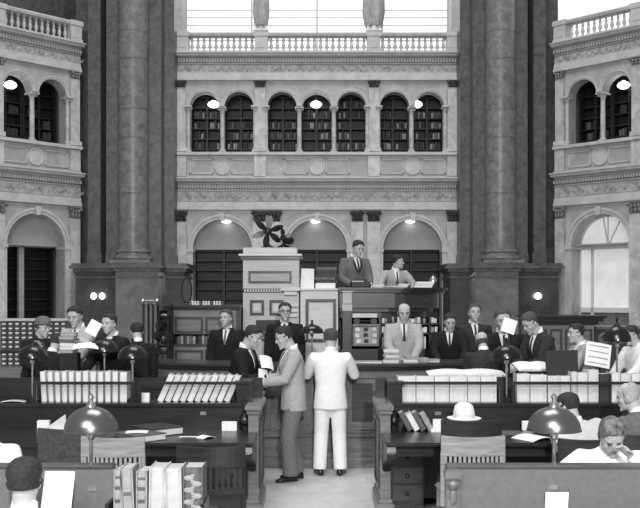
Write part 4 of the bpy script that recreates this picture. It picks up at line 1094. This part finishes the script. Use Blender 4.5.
sheet('white sheet held up by the dark-suited man at left', P(93.5, 328, 10.35), .13, .16, Rz(.1)@Ry(.5)@Rx(PI/2-.2), bend=.01)
sheet('white papers under the dark-sleeved arm on the left', P(86, 347, 10.2), .26, .14, Rz(.2)@Rx(.35), bend=.02)
t = thing('sheet_stand', 'thin dark stand behind the propped white sheet at right', 'stand', (XP(509, 10.54), 10.54, 1.08))
b = MB(); b.lathe([(.06, 0), (.06, .015), (.012, .025), (.012, .72)], seg=12); b.obox((0, -.01, .66), (.12, .012, .03)); b.build('support', 'dark_metal', t, world=False)
sheet('long pale slip on the shelf at far left end of the left desk', (XP(14, 9.6), 9.6, 1.052), .24, .12, Rz(.02), bend=.012)
for k in range(6):
    hh = .036
    book_at('book in the stack carried by the man in grey at left, %s' % ['lowest of six', 'second from bottom', 'third from bottom', 'third from top', 'second from top', 'topmost of six'][k], (XP(69.5+(k % 2)*.8, 10.45), 10.42, ZP(353, 10.35)+k*(hh+.001)), .2, .16, hh, PI/2+.1*(k % 3-1), ('book_pale', 'page', 'page', 'book_mid', 'book_pale', 'book_pale')[k])
t = thing('book_stand', 'dark stand under the books of the man in grey', 'stand', (XP(70, 10.42), 10.42, 1.08))
b = MB(); b.box(-.1, .1, -.08, .08, 0, ZP(353, 10.35)-1.08); b.build('block', 'dark_wood', t, world=False, bevel=.006)
# on the issue counter
def ctr(px, dr=.25):
    Y = C0-R0+dr+.15; return V(XP(px, Y), C0-math.sqrt((R0-dr)**2-XP(px, Y)**2), CT)
for k, (px, wd, hh, m, lab) in enumerate([(364, .46, .02, 'paper', 'white papers on the issue counter right of the man in white'), (391, .2, .16, 'page', 'tall stack of pale slips before the bald clerk'), (411, .18, .07, 'page', 'low stack of slips right of the bald clerk hands'), (423, .14, .05, 'book_pale', 'grey packet on the issue counter before dark-suited clerk'), (434, .16, .03, 'page', 'flat pale papers on issue counter left of dark-suited clerk hands')]):
    c = ctr(px, .3); t = thing('paper_pile', lab, 'paper', c); zz = 0; nq = 2 if hh < .1 else 5
    for q in range(nq):
        b = MB(); b.obox(((q % 2)*.01-.005, 0, zz+hh/nq/2), (wd-(q % 3)*.012, .22, hh/nq-.001), Rz(.08*(q % 3-1))); b.build('sheaf', m if q % 2 == 0 else 'book_pale', t, world=False); zz += hh/nq
c = ctr(322, .25)
# ------------------------------------------------------------------ people
def evaluated_mesh(b, voxel, smooth=6, fac=.5):
    bmesh.ops.recalc_face_normals(b.bm, faces=b.bm.faces)
    me = bpy.data.meshes.new('tmp'); b.bm.to_mesh(me); b.bm.free()
    o = bpy.data.objects.new('tmp', me); COL.objects.link(o)
    r = o.modifiers.new('r', 'REMESH'); r.mode = 'VOXEL'; r.voxel_size = voxel; r.adaptivity = 0
    if smooth:
        s_ = o.modifiers.new('s', 'SMOOTH'); s_.iterations = smooth; s_.factor = fac
    dg = bpy.context.evaluated_depsgraph_get(); dg.update()
    out = bpy.data.meshes.new_from_object(o.evaluated_get(dg)); bpy.data.objects.remove(o); bpy.data.meshes.remove(me)
    return out
def bez(p, q, t): return p*(1-t)+q*t
def ik(a, b, l1, l2, hint):
    d = b-a; L = d.length; mx = (l1+l2)*.995
    if L > mx: b = a+d*(mx/L); d = b-a; L = mx
    x = (l1*l1-l2*l2+L*L)/(2*L); h = math.sqrt(max(0, l1*l1-x*x)); n = d/L
    hv = Vector(hint); hv = hv-n*hv.dot(n)
    if hv.length < 1e-4: hv = n.orthogonal()
    return a+n*x+hv.normalized()*h, b
SL = [(-.122, .018, .078, .0), (-.112, .034, .088, .02), (-.09, .047, .092, .045), (-.06, .058, .09, .066), (-.025, .066, .088, .088), (.01, .071, .084, .1), (.045, .074, .087, .104), (.075, .07, .076, .098), (.1, .055, .055, .08), (.115, .036, .03, .055), (.122, .012, .008, .025)]
def head_rings(grow=0.0, zmin=-9):
    rings = []
    for z, w_, f, bk in SL:
        if z < zmin: continue
        z *= .95; w_ *= 1.1
        ring = []
        for i in range(24):
            a = 2*PI*i/24; c, s_ = math.cos(a), math.sin(a)
            cx = math.copysign(abs(c)**.9, c)*(w_+grow)
            ring.append(Vector((cx, (f+grow)*s_ if s_ > 0 else (bk+grow)*s_, z*(1+grow*3))))
        rings.append(ring)
    return rings
def add_hand(b, wr, d, nrm, thumb, curl, k, sp=.02):
    """hand: wrist, direction, palm normal (palm faces nrm), thumb side vector"""
    d = d.normalized(); s_ = thumb-d*thumb.dot(d); s_.normalize(); n = d.cross(s_).normalized()
    if n.dot(nrm) < 0: n = -n
    # palm
    def ring(t, w_, th): 
        c = wr+d*t*k; return [c+s_*w_*k*math.cos(a)+n*th*k*math.sin(a) for a in [2*PI*i/10 for i in range(10)]]
    b.loft([ring(-.01, .024, .02), ring(.02, .034, .019), ring(.055, .041, .016), ring(.088, .041, .013)])
    for i, (L, off) in enumerate(((.066, .03), (.075, .01), (.07, -.011), (.054, -.031))):
        p = wr+d*.082*k+s_*off*k; pts = [p-d*.02*k, p]; a = .15+curl*.35; dd = d+s_*(off*2.2)
        for q in range(3):
            dirv = (dd*math.cos(a)+n*math.sin(a)).normalized(); p = p+dirv*L*k*(.44, .31, .25)[q]; pts.append(p); a += curl*.75
        b.tube(pts, [.010*k, .0102*k, .0095*k, .0085*k, .007*k], 8)
    p = wr+d*.022*k+s_*.028*k; pts = [p-s_*.012*k, p]
    for q, L in enumerate((.038, .034, .026)):
        dirv = (s_*(.8-.28*q)+d*(.6+.2*q)+n*(.25+.3*curl)).normalized(); p = p+dirv*L*k; pts.append(p)
    b.tube(pts, [.012*k, .0135*k, .0115*k, .0105*k, .008*k], 8)

def person(label, px, py, Y, floor, hdg, top, bottoms=None, shirt='white_cloth', tie='tie_dark', hair='hair_dark', hairkind='short', lean=0.0, side=0.0, hp=(0, 0, 0), neckf=.03,
           hands=None, elb=None, seat=None, feet=None, build=1.0, coat='jacket', hat=None, curl=.5, skirtlen=.16, girth=1.0, lapel=None, hgt=None, glasses=False, female=False, shoes='shoe', maxk=9):
    """px,py: crown of the head in the photo at depth Y. hdg 0 faces away, 180 faces the camera, 90 faces photo left"""
    bottoms = bottoms or top
    hz = .945 if seat is None else seat+.09
    pel = V(0, 0, hz); RT = Ry(side)@Rx(-lean)
    def T(x, y, z): return pel+RT@V(x, y, z)
    nb = T(0, -.01, .545)
    RH = Rz(hp[0])@Rx(hp[1])@Ry(hp[2])        # yaw (+ to its left), pitch (+ up), roll
    ne = nb+RT@V(0, .01, .02)+V(0, neckf, .035)
    hc = ne+RH@V(0, .02, .095)
    # root placement
    crown = max((hc+RH@V(0, y, .122)).z for y in (-.03, .0, .03))+.008
    zt = ZP(py, Y); k = (zt-floor)/crown
    a = math.radians(hdg); Rw = Rz(a)
    off = Rw@(hc*k); root = V(XP(px, Y)-off.x, Y-off.y, floor)
    t = thing('person', label, 'person', root, a)
    PEOPLE.append((label[:30], round(k, 3)))
    # joints
    w_ = .192*build
    sh = [T(sx*w_, 0, .475) for sx in (-1, 1)]
    hip = [pel+V(sx*.095, 0, -.03) for sx in (-1, 1)]
    hands = hands or ((-.24, .1, .82), (.24, .1, .82))
    elb = elb or ((-.5, -.8, -.2), (.5, -.8, -.2))
    E = []; W = []
    for i in (0, 1):
        e, w0 = ik(sh[i], V(*hands[i]), .29, .255, elb[i]); E.append(e); W.append(w0)
    if seat is None:
        feet = feet or ((-.11, .0), (.11, .0))
        K = []; A = []
        for i in (0, 1):
            q, an = ik(hip[i], V(feet[i][0], feet[i][1], .085), .425, .415, (.0, 1, 0)); K.append(q); A.append(an)
    else:
        K = [V(sx*.13, .42, seat+.05) for sx in (-1, 1)]; A = [V(sx*.12, .40, .085) for sx in (-1, 1)]
    # ---- body (one continuous surface)
    b = MB()
    b.loft([[hc+RH@v for v in r] for r in head_rings()])
    b.tube([hc+RH@V(0, .082, .028), hc+RH@V(0, .096, -.0), hc+RH@V(0, .108, -.022), hc+RH@V(0, .09, -.032)], [.008, .011, .0155, .01], 8)
    for sx in (-1, 1):
        b.ell(hc+RH@V(sx*.08, -.008, -.008), (.012, .02, .034), RH@Rz(sx*.35), 10, 8)
        b.ell(hc+RH@V(sx*.032, .08, .03), (.024, .012, .009), RH, 10, 6)
        b.ell(hc+RH@V(sx*.045, .06, -.025), (.022, .022, .022), RH, 10, 6)
    b.ell(hc+RH@V(0, .084, -.107), (.022, .016, .016), RH, 10, 6)
    for sz in (-.058, -.069): b.ell(hc+RH@V(0, .088, sz), (.022, .012, .006), RH, 10, 6)
    b.tube([nb-RT@V(0, 0, .05), bez(nb, hc, .35), hc+RH@V(0, -.02, -.05)], [(.07, .066), (.062, .062), (.062, .064)], 14)
    g = girth
    b.loft([[T(rx*.8*math.cos(q), ry*.8*math.sin(q), z) for q in [2*PI*i/16 for i in range(16)]] for z, rx, ry in [(-.1, .15, .1), (.0, .16, .105), (.15, .14, .1), (.35, .165, .115), (.46, .17, .09), (.53, .08, .07), (.56, .06, .06)]])
    for i, sx in enumerate((-1, 1)):
        b.tube([T(sx*.08, 0, .47), sh[i], bez(sh[i], E[i], .5), E[i], bez(E[i], W[i], .5), W[i]], [.04, .05, .046, .038, .036, .027], 10)
        d = (W[i]-E[i]).normalized(); inw = V(-sx, 0, 0)
        # palm faces inward/down, thumb points up/forward
        th = V(-sx*.5, .4, .7) if abs(d.z) < .75 else V(-sx*.2, 1, 0)
        add_hand(b, W[i], d, V(-sx*.6, 0, -.5), th, curl, 1.0)
        b.tube([hip[i]+V(0, 0, .04), bez(hip[i], K[i], .5), K[i], bez(K[i], A[i], .4), A[i], A[i]-V(0, 0, .03)], [.075, .066, .05, .048, .032, .034], 12)
    me = evaluated_mesh(b, .0085, 4)
    me.transform(Matrix.Scale(k, 4)); body = link_mesh('body', me, 'skin', t, False, True)
    me.materials.clear(); me.materials.append(MATS['skin'])
    def sub(bb, name, m, parent=t, voxel=None, smooth=4, sm=True):
        if voxel: mm = evaluated_mesh(bb, voxel, smooth)
        else: mm = bb.mesh(name)
        mm.name = name; mm.transform(Matrix.Scale(k, 4)); return link_mesh(name, mm, m, parent, False, sm)
    # ---- face
    for sx in (-1, 1):
        e = MB(); e.ell(hc+RH@V(sx*.033, .0855, .012), (.011, .0075, .0048), RH, 10, 6); sub(e, 'eye', 'eye')
        e = MB(); e.tube([hc+RH@V(sx*.014, .0915, .034), hc+RH@V(sx*.03, .092, .038), hc+RH@V(sx*.048, .08, .033)], .003, 6); sub(e, 'eyebrow', hair)
    e = MB(); e.tube([hc+RH@V(-.022, .0905, -.063), hc+RH@V(0, .0985, -.0625), hc+RH@V(.022, .0905, -.063)], [.0025, .005, .0025], 6); sub(e, 'mouth', 'lip')
    if glasses:
        e = MB()
        for sx in (-1, 1):
            c0 = V(sx*.033, .1, .012)
            e.tube([hc+RH@(c0+V(.025*math.cos(q), -abs(math.cos(q))*.004, .02*math.sin(q))) for q in [2*PI*i/16 for i in range(17)]], .0022, 5)
            e.tube([hc+RH@V(sx*.058, .096, .015), hc+RH@V(sx*.078, .0, .012)], .002, 5)
        e.tube([hc+RH@V(-.009, .102, .016), hc+RH@V(.009, .102, .016)], .002, 5); sub(e, 'spectacles', 'dark_metal')
    # ---- hair
    hb = MB(); R_ = head_rings(.008); n = 24
    def keep(v):
        v = v.copy()
        y, z = v.y, v.z
        if hairkind == 'bald': return z < .012 and z > -.075 and y < .0
        if hairkind == 'receding': return (-.055 < z < .078 and y < .03) or (z > .05 and y < -.035)
        front = .05+.35*(z-.055) if z > .05 else .012-.12*(z < -.02)
        lo = (-.108-.02*noise.noise(v*30) if y < -.03 else -.05) if hairkind != 'long' else -.14
        return z > lo and y < front + (.03 if z > .085 else 0)
    dense = []
    for q in range(len(R_)-1):
        for f in (0, .33, .66): dense.append([a_.lerp(c_, f) for a_, c_ in zip(R_[q], R_[q+1])])
    dense.append(R_[-1])
    if hairkind == 'long':
        low = dense[0]; dense = [[V(v.x*2.9, v.y*.4-.045, -.13) for v in low]]+dense
        for r in dense:
            for v in r:
                if v.z < .0: v.x *= 1.12; v.y = v.y*1.05
    rnd = random.Random(hash(label) % 1000 if False else len(label)*13+int(px)); bl = []
    for r in dense:
        bl.append([v*(1+(.03 if hairkind in ('short', 'long') else .012)*noise.noise(v*26+V(px, 0, 0))+(.09*max(0, v.z+.01)/.12 if hairkind in ('short', 'long') else .01)-(.9*max(0, -v.z-.03) if hairkind == 'short' else 0)) for v in r])
    bm = hb.bm; grid = [[bm.verts.new(hc+RH@v) for v in r] for r in bl]
    for q in range(len(dense)-1):
        for i in range(n):
            c0 = (dense[q][i]+dense[q+1][(i+1) % n])/2
            if keep(c0): bm.faces.new([grid[q][i], grid[q][(i+1) % n], grid[q+1][(i+1) % n], grid[q+1][i]])
    if hairkind not in ('bald', 'receding'):
        try: bm.faces.new(grid[-1])
        except ValueError: pass
    for v in [v for v in bm.verts if not v.link_faces]: bm.verts.remove(v)
    bmesh.ops.recalc_face_normals(bm, faces=bm.faces)
    g0 = bmesh.ops.solidify(bm, geom=bm.faces[:], thickness=.007)
    sub(hb, 'hair', hair)
    if hat:
        e = MB(); e.ell(hc+RH@V(0, -.02, .07), (.1, .125, .085), RH@Rx(.25), 18, 12); e.lathe([(.1, -.012), (.113, 0), (.1, .014)], hc+RH@V(0, -.015, .05), 22, RH@Rx(.25)); sub(e, 'cap', hat)
    # ---- coat
    def jr(z, rx, ry, yo=0.0, s=1.0):
        return [T(rx*build*g*math.copysign(abs(math.cos(q))**.85, math.cos(q)), yo+ry*g*math.copysign(abs(math.sin(q))**.9, math.sin(q)), z) for q in [2*PI*i/24 for i in range(24)]]
    b = MB(); hem = -skirtlen
    def hemring(z, rx, ry):
        # the skirt of the coat hangs from the pelvis, not along the leaning back
        return [pel+V(rx*build*g*math.cos(q), ry*g*math.sin(q), z) for q in [2*PI*i/24 for i in range(24)]]
    rings = []
    if seat is None: rings += [hemring(hem, .208, .15), hemring(hem*.5, .2, .145)]
    else: rings += [hemring(-.09, .19, .15)]
    rings += [jr(.02, .19, .138), jr(.14, .177, .132), jr(.27, .19, .138, .005), jr(.38, .205, .14, .006), jr(.45, .21, .118), jr(.5, .175, .09, -.008), jr(.53, .1, .072, -.012), jr(.555, .068, .066, -.012)]
    b.loft(rings)
    long_sleeve = coat in ('jacket', 'shirt', 'coat')
    for i, sx in enumerate((-1, 1)):
        ce = E[i]; cw = W[i]-(W[i]-E[i]).normalized()*.012
        b.tube([T(sx*.1*build, 0, .455), sh[i]+RT@V(0, 0, -.012), bez(sh[i], ce, .4), ce, bez(ce, cw, .5), cw], [.075, .08, .075, .066, .06, .047], 14)
    cm = evaluated_mesh(b, .013, 5)
    bvh = BVHTree.FromPolygons([v.co.copy() for v in cm.vertices], [tuple(p.vertices) for p in cm.polygons])
    cm.name = 'coat'; cm.transform(Matrix.Scale(k, 4)); link_mesh('shirt' if coat == 'shirt' else ('coat' if coat == 'coat' else 'jacket'), cm, top, t, False, True)
    fwd = RT@V(0, 1, 0)
    def patch(name, m, fn, z0, z1, nz=10, nx=6, lift=.004, thick=.005):
        """fn(z) -> (x0, x1) in torso frame, laid on the front of the coat"""
        e = MB(); bm = e.bm; G = []
        for q in range(nz+1):
            z = z0+(z1-z0)*q/nz; x0, x1 = fn((z-z0)/(z1-z0)); row = []
            for i in range(nx+1):
                x = x0+(x1-x0)*i/nx; o_ = T(x, .5, z); hit = bvh.ray_cast(o_, -fwd, 1.0)
                p = hit[0] if hit[0] is not None else None
                row.append((p+fwd*lift) if p is not None else None)
            G.append(row)
        VV = [[bm.verts.new(p) if p is not None else None for p in r] for r in G]
        for q in range(nz):
            for i in range(nx):
                vs = [VV[q][i], VV[q][i+1], VV[q+1][i+1], VV[q+1][i]]
                if None not in vs and max((vs[0].co-vs[2].co).length, (vs[1].co-vs[3].co).length) < .09: bm.faces.new(vs)
        for v in [v for v in bm.verts if not v.link_faces]: bm.verts.remove(v)
        if not bm.faces: bm.free(); return
        bmesh.ops.recalc_face_normals(bm, faces=bm.faces)
        bmesh.ops.solidify(bm, geom=bm.faces[:], thickness=thick); sub(e, name, m, t)
    # collar round the neck
    e = MB(); cr = []
    for z, r in ((-.025, .076), (.015, .07), (.045, .067)):
        cr.append([nb+RT@V(r*math.cos(q), r*math.sin(q)*.98+.004, z+.012*math.sin(q)*-1) for q in [2*PI*i/20 for i in range(20)]])
    cr += [[nb+RT@V(r*math.cos(q), r*math.sin(q)*.98+.004, z+.012*math.sin(q)*-1) for q in [2*PI*i/20 for i in range(20)]] for z, r in ((.043, .062), (-.02, .062))]
    e.loft(cr, False); sub(e, 'collar', shirt)
    if coat in ('jacket', 'coat'):
        patch('shirt_front', shirt, lambda u: (-.006-.047*u**.9, .006+.047*u**.9), .31, .535)
        if tie:
            patch('tie', tie, lambda u: (-.02+.008*u, .02-.008*u), .31, .525, 10, 2, .009)
        if lapel:
            for sx in (-1, 1):
                patch('lapel', lapel, lambda u, sx=sx: tuple(sorted((sx*(.01+.05*u), sx*(.015+.098*u if u < .72 else .0856-.05*(u-.72))))), .26, .5, 10, 4, .003, .006)
    for i, sx in enumerate((-1, 1)):   # shirt cuffs
        d = (W[i]-E[i]).normalized(); e = MB(); e.tube([W[i]-d*.03, W[i]+d*.002], [.041, .037], 14); sub(e, 'cuff', shirt)
    # ---- trousers and shoes
    b = MB()
    b.loft([[pel+V(rx*g*math.cos(q), ry*g*math.sin(q), z) for q in [2*PI*i/20 for i in range(20)]] for z, rx, ry in [(-.14, .12, .09), (-.06, .172, .118), (.03, .165, .115), (.07, .15, .1)]])
    for i in (0, 1):
        if seat is None: b.tube([hip[i]+V(0, 0, -.02), bez(hip[i], K[i], .5), K[i], bez(K[i], A[i], .5), A[i]-V(0, 0, .02)], [(.1, .105), (.094, .1), (.088, .092), (.084, .09), (.082, .094)], 16)
        else: b.tube([hip[i]+V(0, -.03, -.01), bez(hip[i], K[i], .5), K[i]+V(0, .01, 0), bez(K[i], A[i], .5), A[i]-V(0, 0, .01)], [.1, .09, .075, .068, .07], 16)
    sub(b, 'skirt' if female else 'trousers', bottoms, t, .014, 4)
    for i, sx in enumerate((-1, 1)):
        b = MB(); c = V(A[i].x, A[i].y, 0); dr = V(sx*.25, 1, 0).normalized(); q_ = dr.cross(V(0, 0, 1))
        b.loft([[c+dr*yy+q_*(ww*math.cos(q))+V(0, 0, hh*.5+hh*.5*math.sin(q)) for q in [2*PI*j/14 for j in range(14)]] for yy, ww, hh in [(-.085, .018, .05), (-.075, .033, .08), (-.03, .037, .1), (.03, .038, .09), (.09, .046, .06), (.14, .044, .045), (.175, .03, .035), (.188, .012, .02)]])
        sub(b, 'shoe', shoes)
    return t
PEOPLE = []
D = math.radians
N1 = person('man in an all white suit standing at the issue counter with his back turned', 331, 328, 11.4, 0, 0, 'white_suit', shirt='white_cloth', hair='hair_mid', hairkind='short',
       hands=((-.22, .42, 1.24), (.24, .42, 1.24)), elb=((-.55, -.25, -1), (.55, -.25, -1)), feet=((-.13, .0), (.12, .0)), hp=(-.25, -.12, 0), lean=.06, skirtlen=.15, shoes='shoe', curl=.2, girth=1.0, build=1.02)
person('man in pale grey jacket with dark tie and grey trousers reading papers in the aisle', 284, 325.5, 10.95, 0, 103, 'lightgrey_suit', 'trouser_grey', hp=(.05, -.38, 0), lean=.05,
       hands=((-.07, .36, 1.12), (.1, .33, 1.08)), elb=((-.7, -.8, -.5), (.7, -.8, -.5)), feet=((-.09, .05), (.09, -.05)), skirtlen=.15, curl=.6)
person('dark-suited man facing the pale-jacketed man over shared papers, at aisle end of left desk', 253, 325, 11.15, 0, -105, 'dark_suit', hp=(.0, -.42, 0), lean=.16,
       hands=((-.08, .36, 1.12), (.1, .38, 1.16)), elb=((-.7, -.8, -.5), (.7, -.8, -.5)), skirtlen=.18, curl=.6)
person('man in black suit standing behind the counter before the dark cabinet', 226, 309, 13.0, PF, 172, 'dark_suit', tie='tie_grey', hair='hair_mid', hp=(-.25, -.05, 0), hands=((-.25, .1, .8), (.25, .1, .8)), build=1.05, girth=1.06)
person('bespectacled man in dark suit standing behind the counter before the pale cabinet', 285, 302, 13.2, PF, 176, 'dark_suit', hp=(.2, -.1, 0), glasses=True, hair='hair_dark')
person('bald clerk in light grey suit and dark tie behind the counter', 404, 302.5, 12.85, PF, 180, 'lightgrey_suit', 'trouser_grey', hp=(0, -.38, 0), hairkind='receding', hair='hair_dark', lean=.1, hands=((-.1, .36, 1.0), (.12, .36, 1.0)), elb=((-.9, -.5, -.3), (.9, -.5, -.3)), lapel='grey_suit', girth=1.05)
person('dark-suited clerk looking down at the counter, right of the bald clerk', 450, 313, 12.98, PF, 176, 'dark_suit', hp=(.1, -.42, 0), lean=.2, hands=((-.14, .42, 1.0), (.14, .42, 1.0)), elb=((-.9, -.5, -.3), (.9, -.5, -.3)), build=1.05)
person('young man in dark suit looking at the camera between bowed clerk and the right lamp', 474.5, 303.5, 13.3, PF, 182, 'dark_suit_soft', hp=(0, -.02, 0), hair='hair_mid')
person('man in dark jacket standing on the dais looking down', 358, 240, 15.1, 1.28, 203, 'midgrey_suit', 'dark_suit', hp=(.2, -.4, 0), lean=.08, hands=((-.12, .34, 1.04), (.16, .3, 1.02)), lapel='dark_suit_soft')
person('man in grey suit leaning on the dais top and looking to the right', 398, 254.5, 15.1, 1.28, 195, 'grey_suit', 'trouser_grey', hp=(1.15, -.1, 0), lean=.28, hands=((-.18, .42, 1.04), (.3, .46, 1.03)), elb=((-1, -.2, -.3), (1, -.2, -.3)))
person('bald-headed reader in dark suit seen from behind beyond the right book rail', 481.5, 331, 10.95, PF, 5, 'dark_suit_soft', hp=(.1, -.3, 0), hairkind='bald', hair='hair_mid', lean=.25, hands=((-.2, .4, .95), (.2, .4, .95)), build=1.08)
person('dark-suited man half hidden behind the propped white sheet at right', 503, 307.5, 11.7, 0, 178, 'dark_suit', hp=(0, -.3, .1), hair='hair_mid', lean=.1)
person('man in dark suit bending left over an open book at the far right desk', 530, 312.5, 10.95, PF, 112, 'dark_suit_soft', hp=(.1, -.62, 0), lean=.3, hands=((-.06, .46, 1.06), (.14, .44, 1.04)), hair='hair_mid')
person('dark-haired reader in grey jacket in profile beside the dark cloth board', 576, 323, 10.75, PF, 96, 'grey_suit', hp=(.0, -.1, 0), tie=None, hairkind='short', lean=.12, hands=((-.1, .4, 1.0), (.12, .4, 1.0)))
person('seated reader in pale coat leaning on one hand behind the large right lamp', 568, 392, 8.25, 0, 22, 'pale_suit', 'trouser_grey', hp=(.4, -.25, 0), lean=.22, side=-.22, seat=.45, hands=((-.02, .34, 1.04), (.2, .45, .86)), elb=((-.2, .1, -1), (.8, -.3, -.6)), hair='hair_dark', girth=1.1, build=1.1)
person('seated old grey-haired man in dark grey suit at the right edge', 628, 381, 8.45, 0, 40, 'midgrey_suit', hp=(.4, -.25, 0), lean=.2, seat=.45, hands=((-.2, .45, .86), (.2, .45, .86)), hair='hair_grey', hairkind='receding', girth=1.12, build=1.12)
person('seated grey-haired person in white sleeves resting the bowed head on one hand at lower right', 612, 419, 6.45, 0, 168, 'white_cloth', 'midgrey_suit', hp=(.15, -.75, .1), lean=.32, seat=.45, hands=((-.11, .46, 1.06), (.22, .44, .86)), elb=((-.8, .2, -.8), (.8, .0, -.5)), hair='hair_pepper', hairkind='long', coat='shirt', curl=.7)
person('dark-haired person in white shirt seen from behind in the lower left corner', 25, 456, 4.8, 0, -4, 'white_cloth', 'dark_suit', hp=(0, .1, 0), lean=.22, neckf=-.01, seat=.45, hands=((-.2, .55, .9), (.2, .55, .9)), hair='hair_dark', hairkind='long', coat='shirt', build=1.15)
person('woman in dark hat and dark coat resting chin on hand at far left', 43, 317.5, 11.6, PF, 235, 'dark_suit', hp=(.1, -.25, 0), tie=None, hat='midgrey_suit', hairkind='long', hair='hair_dark', lean=.2, hands=((.02, .2, 1.36), (.18, .4, 1.06)), elb=((-.6, .4, -.9), (.6, -.4, -.6)), coat='coat', female=True, skirtlen=.5, shirt='dark_suit_soft')
person('reader in dark clothes seen from behind reaching towards white papers on the left', 57, 333, 11.0, PF, -25, 'dark_suit', hp=(-.2, -.3, 0), lean=.3, hands=((-.2, .4, .98), (.36, .36, 1.02)), elb=((-.8, -.3, -.3), (.7, -.3, -.3)), hairkind='long', hair='hair_dark', coat='coat')
person('man in light grey suit looking down at a stack of books on the left', 75, 305.5, 11.55, PF, 158, 'lightgrey_suit', 'trouser_grey', hp=(.15, -.35, 0), lean=.1, hands=((-.1, .4, 1.02), (.16, .38, 1.02)), hair='hair_dark')
person('man in dark suit with pocket handkerchief behind a raised white sheet at left', 109, 313, 10.85, PF, 150, 'dark_suit', hp=(.1, -.12, 0), lean=.06, hands=((.02, .42, 1.4), (.2, .36, 1.0)), tie='tie_grey')
person('dark-haired person in dark clothes turned away behind the conveyor rack', 137, 322, 11.7, PF, 15, 'dark_suit', hp=(0, -.2, 0), lean=.1)
person('white-clad person cut off by the left edge beside the dark chair', -26, 402, 6.45, 0, 172, 'white_cloth', 'midgrey_suit', hp=(0, -.3, 0), lean=.2, seat=.45, hands=((-.18, .45, .86), (.2, .44, .86)), coat='shirt', hair='hair_mid', build=1.1)
person('dark-haired reader in white sleeves at the right edge behind the large printed page', 631, 325, 10.75, PF, 110, 'white_cloth', 'midgrey_suit', hp=(0, -.3, 0), lean=.15, hands=((-.1, .4, 1.0), (.14, .42, 1.0)), coat='shirt', hair='hair_dark')
print(PEOPLE)
# the papers the two aisle men hold
sheet('white folded papers held between the two men in the aisle', P(266.5, 363, 11.02), .16, .2, Rz(.25)@Rx(.75)@Ry(.3), bend=.02)
sheet('loose white page held out by the dark-suited man in the aisle', P(263, 376, 10.95), .12, .16, Rz(.1)@Rx(1.1)@Ry(.5), bend=.012)
sheet('large white page held up beside the dark-haired person at lower left', P(58, 491, 4.9), .16, .2, Rz(-.1)@Rx(1.25), bend=.012, th=.003)
